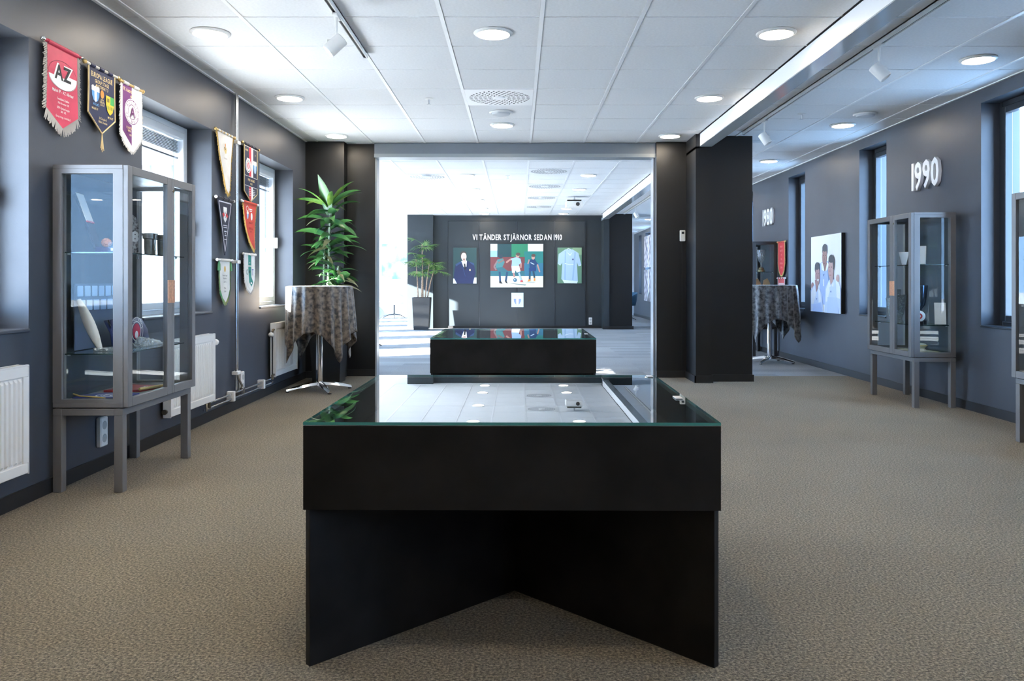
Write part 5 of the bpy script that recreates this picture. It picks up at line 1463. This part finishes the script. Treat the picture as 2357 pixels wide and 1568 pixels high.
b = mb.build('crest_print', [ink(WHT), ink((0.60, 0.05, 0.10)), ink((0.85, 0.8, 0.8))], o, 'keep'); b.rotation_euler = SIDE['left'].to_euler(); b.location = (0.053, -0.02, 0.085); 
o = thing('crystal_ship', 'jagged crystal ornament lying on the middle shelf, left cabinet', 'ornament', (-2.14, 4.70, S1), 0, IG)
mb = MB(); rnd = random.Random(3)
for k in range(16):
    y = -0.13 + 0.26 * k / 15; hgt = 0.02 + 0.045 * (1 - k / 15) * rnd.uniform(0.7, 1.1)
    mb.hexa([(-0.025, y - 0.012, 0), (0.02, y - 0.01, 0), (0.02, y + 0.012, 0), (-0.025, y + 0.01, 0)], [(-0.006, y - 0.008, hgt), (0.004, y - 0.006, hgt * 0.9), (0.006, y + 0.008, hgt), (-0.006, y + 0.006, hgt)])
mb.build('body', CRYS, o)
MB().box(-0.03, 0.025, -0.145, 0.145, 0, 0.008, 0.002).build('plinth', CRYS, o)
o = thing('seat_reflection', 'panel standing in for a reflection of pale blue stadium seats, back of the left cabinet', 'picture', (-2.356, 4.30, 0.93), 0, IG)  # added panel imitates a reflection of stadium seats in the cabinet glass
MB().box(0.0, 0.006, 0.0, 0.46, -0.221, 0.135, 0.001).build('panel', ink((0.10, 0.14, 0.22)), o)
seat_b = mat('pale blue reflection of seats', (0.42, 0.60, 0.86), 0.4)
sm = MB().box(0, 0.006, -0.030, 0.030, 0, 0.058, 0.005, 2).data('reflected_seat', seat_b, True)
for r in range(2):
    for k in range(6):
        put('reflected_seat', sm, o, (0.007, 0.045 + k * 0.074 + 0.02 * r, 0.066 - r * 0.076))
# --- left cabinet, floor
o = thing('folded_pennant', 'royal blue pennant with gold cord lying at the bottom of the left cabinet', 'pennant', (-2.19, 4.30, S0), 0, IG)
MB().slab([(-0.13, -0.08), (0.14, -0.09), (0.14, 0.09), (-0.05, 0.11), (-0.14, 0.02)], 0.0, 0.014).build('cloth', satin('royal blue satin', (0.02, 0.03, 0.20)), o)
mb = MB(); mb.ringflat(0.03, 0.0, 0.075, 0.065, 0.007, 0.0); mb.ringflat(0.03, 0, 0.05, 0.042, 0.004, 0.0); text_into(mb, 'FC', 0.04, 0.03, 0, 0.0005, 0.02)
b = mb.build('crest_print', ink(WHT), o, 'keep'); b.location = (0, 0, 0.0148)
MB().tube([(-0.135, -0.06, 0.03), (-0.09, -0.082, 0.022), (0.02, -0.09, 0.016), (0.05, -0.094, 0.012)], 0.004, 6).build('cord', GOLD, o)
o = thing('triangular_pennant', 'red and black pennant with gold rod lying at the bottom of the left cabinet', 'pennant', (-2.17, 4.68, S0), 0, IG)
MB().slab([(-0.14, -0.16), (0.05, -0.14), (0.13, 0.05), (-0.10, 0.10)], 0.0, 0.012).build('cloth', satin('deep red satin', (0.34, 0.02, 0.03)), o)
MB().slab([(-0.12, 0.11), (0.125, 0.06), (0.10, 0.22), (-0.10, 0.22)], 0.0, 0.010).build('black_cloth', satin('black satin', (0.02, 0.02, 0.02)), o)
MB().tube([(0.06, -0.16, 0.018), (0.135, 0.03, 0.018)], 0.008, 8).build('rod', GOLDR, o)
MB().tube([(0.135, 0.03, 0.018), (0.06, 0.22, 0.03)], 0.008, 8).build('rod', GOLDR, o)
mb = MB(); text_into(mb, 'MALMÖ', 0.02, 0, 0, 0, 0.01); b = mb.build('lettering', ink(WHT), o, 'keep'); b.location = (0.02, -0.03, 0.0125); b.rotation_euler = (0, 0, math.pi / 2)
# --- right cabinet
o = thing('framed_certificate', 'small white framed certificate on the top shelf, right cabinet', 'certificate', (3.53, 7.17, S2 + 0.003), math.radians(-35), IR)
b = MB().box(-0.07, 0.07, 0.0, 0.012, 0, 0.165, 0.002).build('frame', WHITEP, o); b.rotation_euler = (-0.12, 0, 0)
MB().box(-0.06, 0.06, -0.001, 0.001, 0.01, 0.155).build('sheet', ink((0.85, 0.85, 0.86)), b)
o = thing('pennant_card', 'white tapered card standing on the top shelf, right cabinet', 'card', (3.44, 7.22, S2), math.radians(-60), IR)
MB().slab([(-0.02, 0), (0.02, 0), (0.05, 0.115), (-0.05, 0.115)], 0, 0.004).build('card', ink((0.82, 0.82, 0.82)), o).rotation_euler = (math.pi / 2, 0, 0)
def vase(x, y, z, h, r, label, group):
    o = thing('crystal_vase', label, 'vase', (x, y, z), 0, group)
    MB().lathe([(r * 0.62, 0), (r * 0.66, h * 0.05), (r * 0.36, h * 0.13), (r * 0.42, h * 0.20), (r * 0.68, h * 0.32), (r * 0.90, h * 0.65), (r * 1.04, h * 0.98), (r * 0.98, h), (r * 0.86, h * 0.9), (r * 0.6, h * 0.35)], 18).build('vessel', CRYS, o, True)
    MB().lathe([(r * 0.98, h * 0.93), (r * 1.08, h * 0.955), (r * 1.08, h * 0.985), (r * 1.0, h)], 18, cap0=False, cap1=False).build('rim', CRYS, o, True)
vase(3.46, 7.36, S1, 0.255, 0.062, 'large cut crystal vase behind the narrow door, right cabinet', IR)
vase(3.52, 7.62, S1, 0.22, 0.055, 'cut crystal vase toward the far end of the right cabinet', IR)
vase(3.60, 7.69, S1, 0.30, 0.03, 'slim tall crystal vase in the far corner of the right cabinet', IR)
def trophy(x, y, z, h, cupm, basem, label, group):
    o = thing('trophy_cup', label, 'trophy', (x, y, z), 0.6, group)
    MB().lathe([(h * 0.16, 0), (h * 0.16, h * 0.10), (h * 0.12, h * 0.12), (h * 0.11, h * 0.2)], 24).build('base', basem, o, True)
    MB().lathe([(h * 0.05, h * 0.2), (h * 0.03, h * 0.32), (h * 0.05, h * 0.4), (h * 0.13, h * 0.5), (h * 0.16, h * 0.7), (h * 0.19, h), (h * 0.175, h), (h * 0.14, h * 0.7), (h * 0.04, h * 0.46)], 24).build('cup', cupm, o, True)
    for s in (-1, 1):
        MB().tube([(s * h * 0.14, 0, h * 0.55), (s * h * 0.23, 0, h * 0.62), (s * h * 0.25, 0, h * 0.78), (s * h * 0.17, 0, h * 0.86)], h * 0.014, 8).build('handle', cupm, o, True)
trophy(3.53, 7.12, S1, 0.34, mat('blue steel', (0.16, 0.24, 0.36), 0.18, 0.9), BLACK, 'blue-grey metal trophy cup behind the near corner post, right cabinet', IR)
o = thing('round_medal', 'white round medal plate on a dark foot, right cabinet middle shelf', 'medal', (3.465, 7.0, S1), math.radians(-30), IR)
MB().lathe([(0.042, 0.0), (0.048, 0.004), (0.048, 0.010), (0.040, 0.012)], 28, c=(0, 0, 0.075), axis='y').build('plate', WHITEP, o, True)
MB().lathe([(0.026, -0.002), (0.026, 0.0)], 20, c=(0, 0, 0.075), axis='y').build('red_ring', ink(INKR), o)
MB().lathe([(0.014, -0.004), (0.014, -0.002)], 20, c=(0, 0, 0.075), axis='y').build('centre', WHITEP, o)
MB().box(-0.035, 0.035, -0.02, 0.03, 0, 0.03, 0.004).build('foot', BLACK, o)
o = thing('leaning_card', 'white card leaning behind the medal plate, right cabinet', 'card', (3.655, 7.01, S1 + 0.003), math.radians(-20), IR)
b = MB().box(-0.045, 0.045, 0, 0.006, 0, 0.19, 0.001).build('card', ink((0.85, 0.85, 0.85)), o); b.rotation_euler = (-0.18, 0, 0)
o = thing('gilt_shell', 'cream and gilt ornament at the bottom of the right cabinet', 'ornament', (3.52, 7.10, S0 + 0.0085), 0, IR)
MB().lathe([(0.05, 0), (0.055, 0.01), (0.04, 0.03), (0.06, 0.055), (0.045, 0.07), (0.02, 0.075)], 20).build('body', mat('cream china', (0.80, 0.72, 0.58), 0.3), o, True)
MB().lathe([(0.056, 0.050), (0.063, 0.053), (0.063, 0.058), (0.056, 0.060)], 20, cap0=False, cap1=False).build('gilt_band', GOLDR, o, True)
o = thing('flat_pennant', 'green and gold pennant lying flat at the bottom of the right cabinet', 'pennant', (3.56, 7.30, S0), 0, IR)
MB().slab([(-0.14, -0.30), (0.14, -0.32), (0.13, 0.10), (0.0, 0.20), (-0.13, 0.10)], 0, 0.006).build('cloth', satin('olive satin', (0.35, 0.38, 0.10)), o)
MB().slab([(-0.11, -0.27), (0.11, -0.29), (0.10, 0.08), (0.0, 0.16), (-0.10, 0.08)], 0.006, 0.008).build('inner_field', satin('pale satin', (0.75, 0.73, 0.62)), o)
# --- far dark cabinet
trophy(3.61, 12.02, S2, 0.33, CRYS, mat('brass base', (0.62, 0.46, 0.24), 0.25, 0.9), 'glass trophy with brass base in the dark cabinet', 'things kept in the dark cabinet')
for i, x in enumerate((3.53, 3.67)):
    o = thing('wooden_plaque', ('tan rounded plaque nearer the room, dark cabinet', 'tan rounded plaque nearer the wall, dark cabinet')[i], 'plaque', (x, 11.98, S1), 0, 'things kept in the dark cabinet')
    MB().slab([(-0.055 + 0.0, 0.0), (0.055, 0.0), (0.062, 0.2), (0.05, 0.36), (0.01, 0.43), (-0.04, 0.40), (-0.062, 0.25)], 0, 0.02).build('board', mat('tan wood', (0.62, 0.40, 0.22), 0.5, noise=(5, 0.15)), o).rotation_euler = (math.pi / 2, 0, 0)
    MB().box(-0.05, 0.05, -0.03, 0.03, 0, 0.015).build('foot', BLACK, o)
for i in range(3):
    o = thing('small_book', ('red-spined small book', 'white-spined small book', 'blue-spined small book')[i] + ' on the top shelf of the dark cabinet', 'book', (3.465 + 0.0 * i, 11.95 + 0.028 * i, S2), 0, 'things kept in the dark cabinet')
    MB().box(-0.045, 0.045, 0, 0.024, 0, 0.20 - 0.02 * i, 0.001).build('cover', ink(((0.5, 0.05, 0.05), (0.8, 0.8, 0.8), (0.05, 0.12, 0.4))[i]), o)
    MB().box(-0.040, 0.046, 0.003, 0.021, 0.003, 0.196 - 0.02 * i).build('pages', ink((0.75, 0.73, 0.68)), o)
# --- cabinet at the right edge
vase(3.50, 5.26, S1, 0.26, 0.06, 'crystal vase inside the cabinet at the right picture edge', 'things kept in the edge cabinet')
o = thing('framed_print', 'white framed print leaning in the cabinet at the right picture edge', 'picture', (3.62, 5.08, S2 + 0.003), math.radians(-90), 'things kept in the edge cabinet')
b = MB().box(-0.12, 0.12, 0.0, 0.014, 0, 0.28, 0.002).build('frame', WHITEP, o); b.rotation_euler = (-0.1, 0, 0)
MB().box(-0.10, 0.10, -0.001, 0.001, 0.02, 0.26).build('sheet', ink((0.80, 0.82, 0.85)), b)
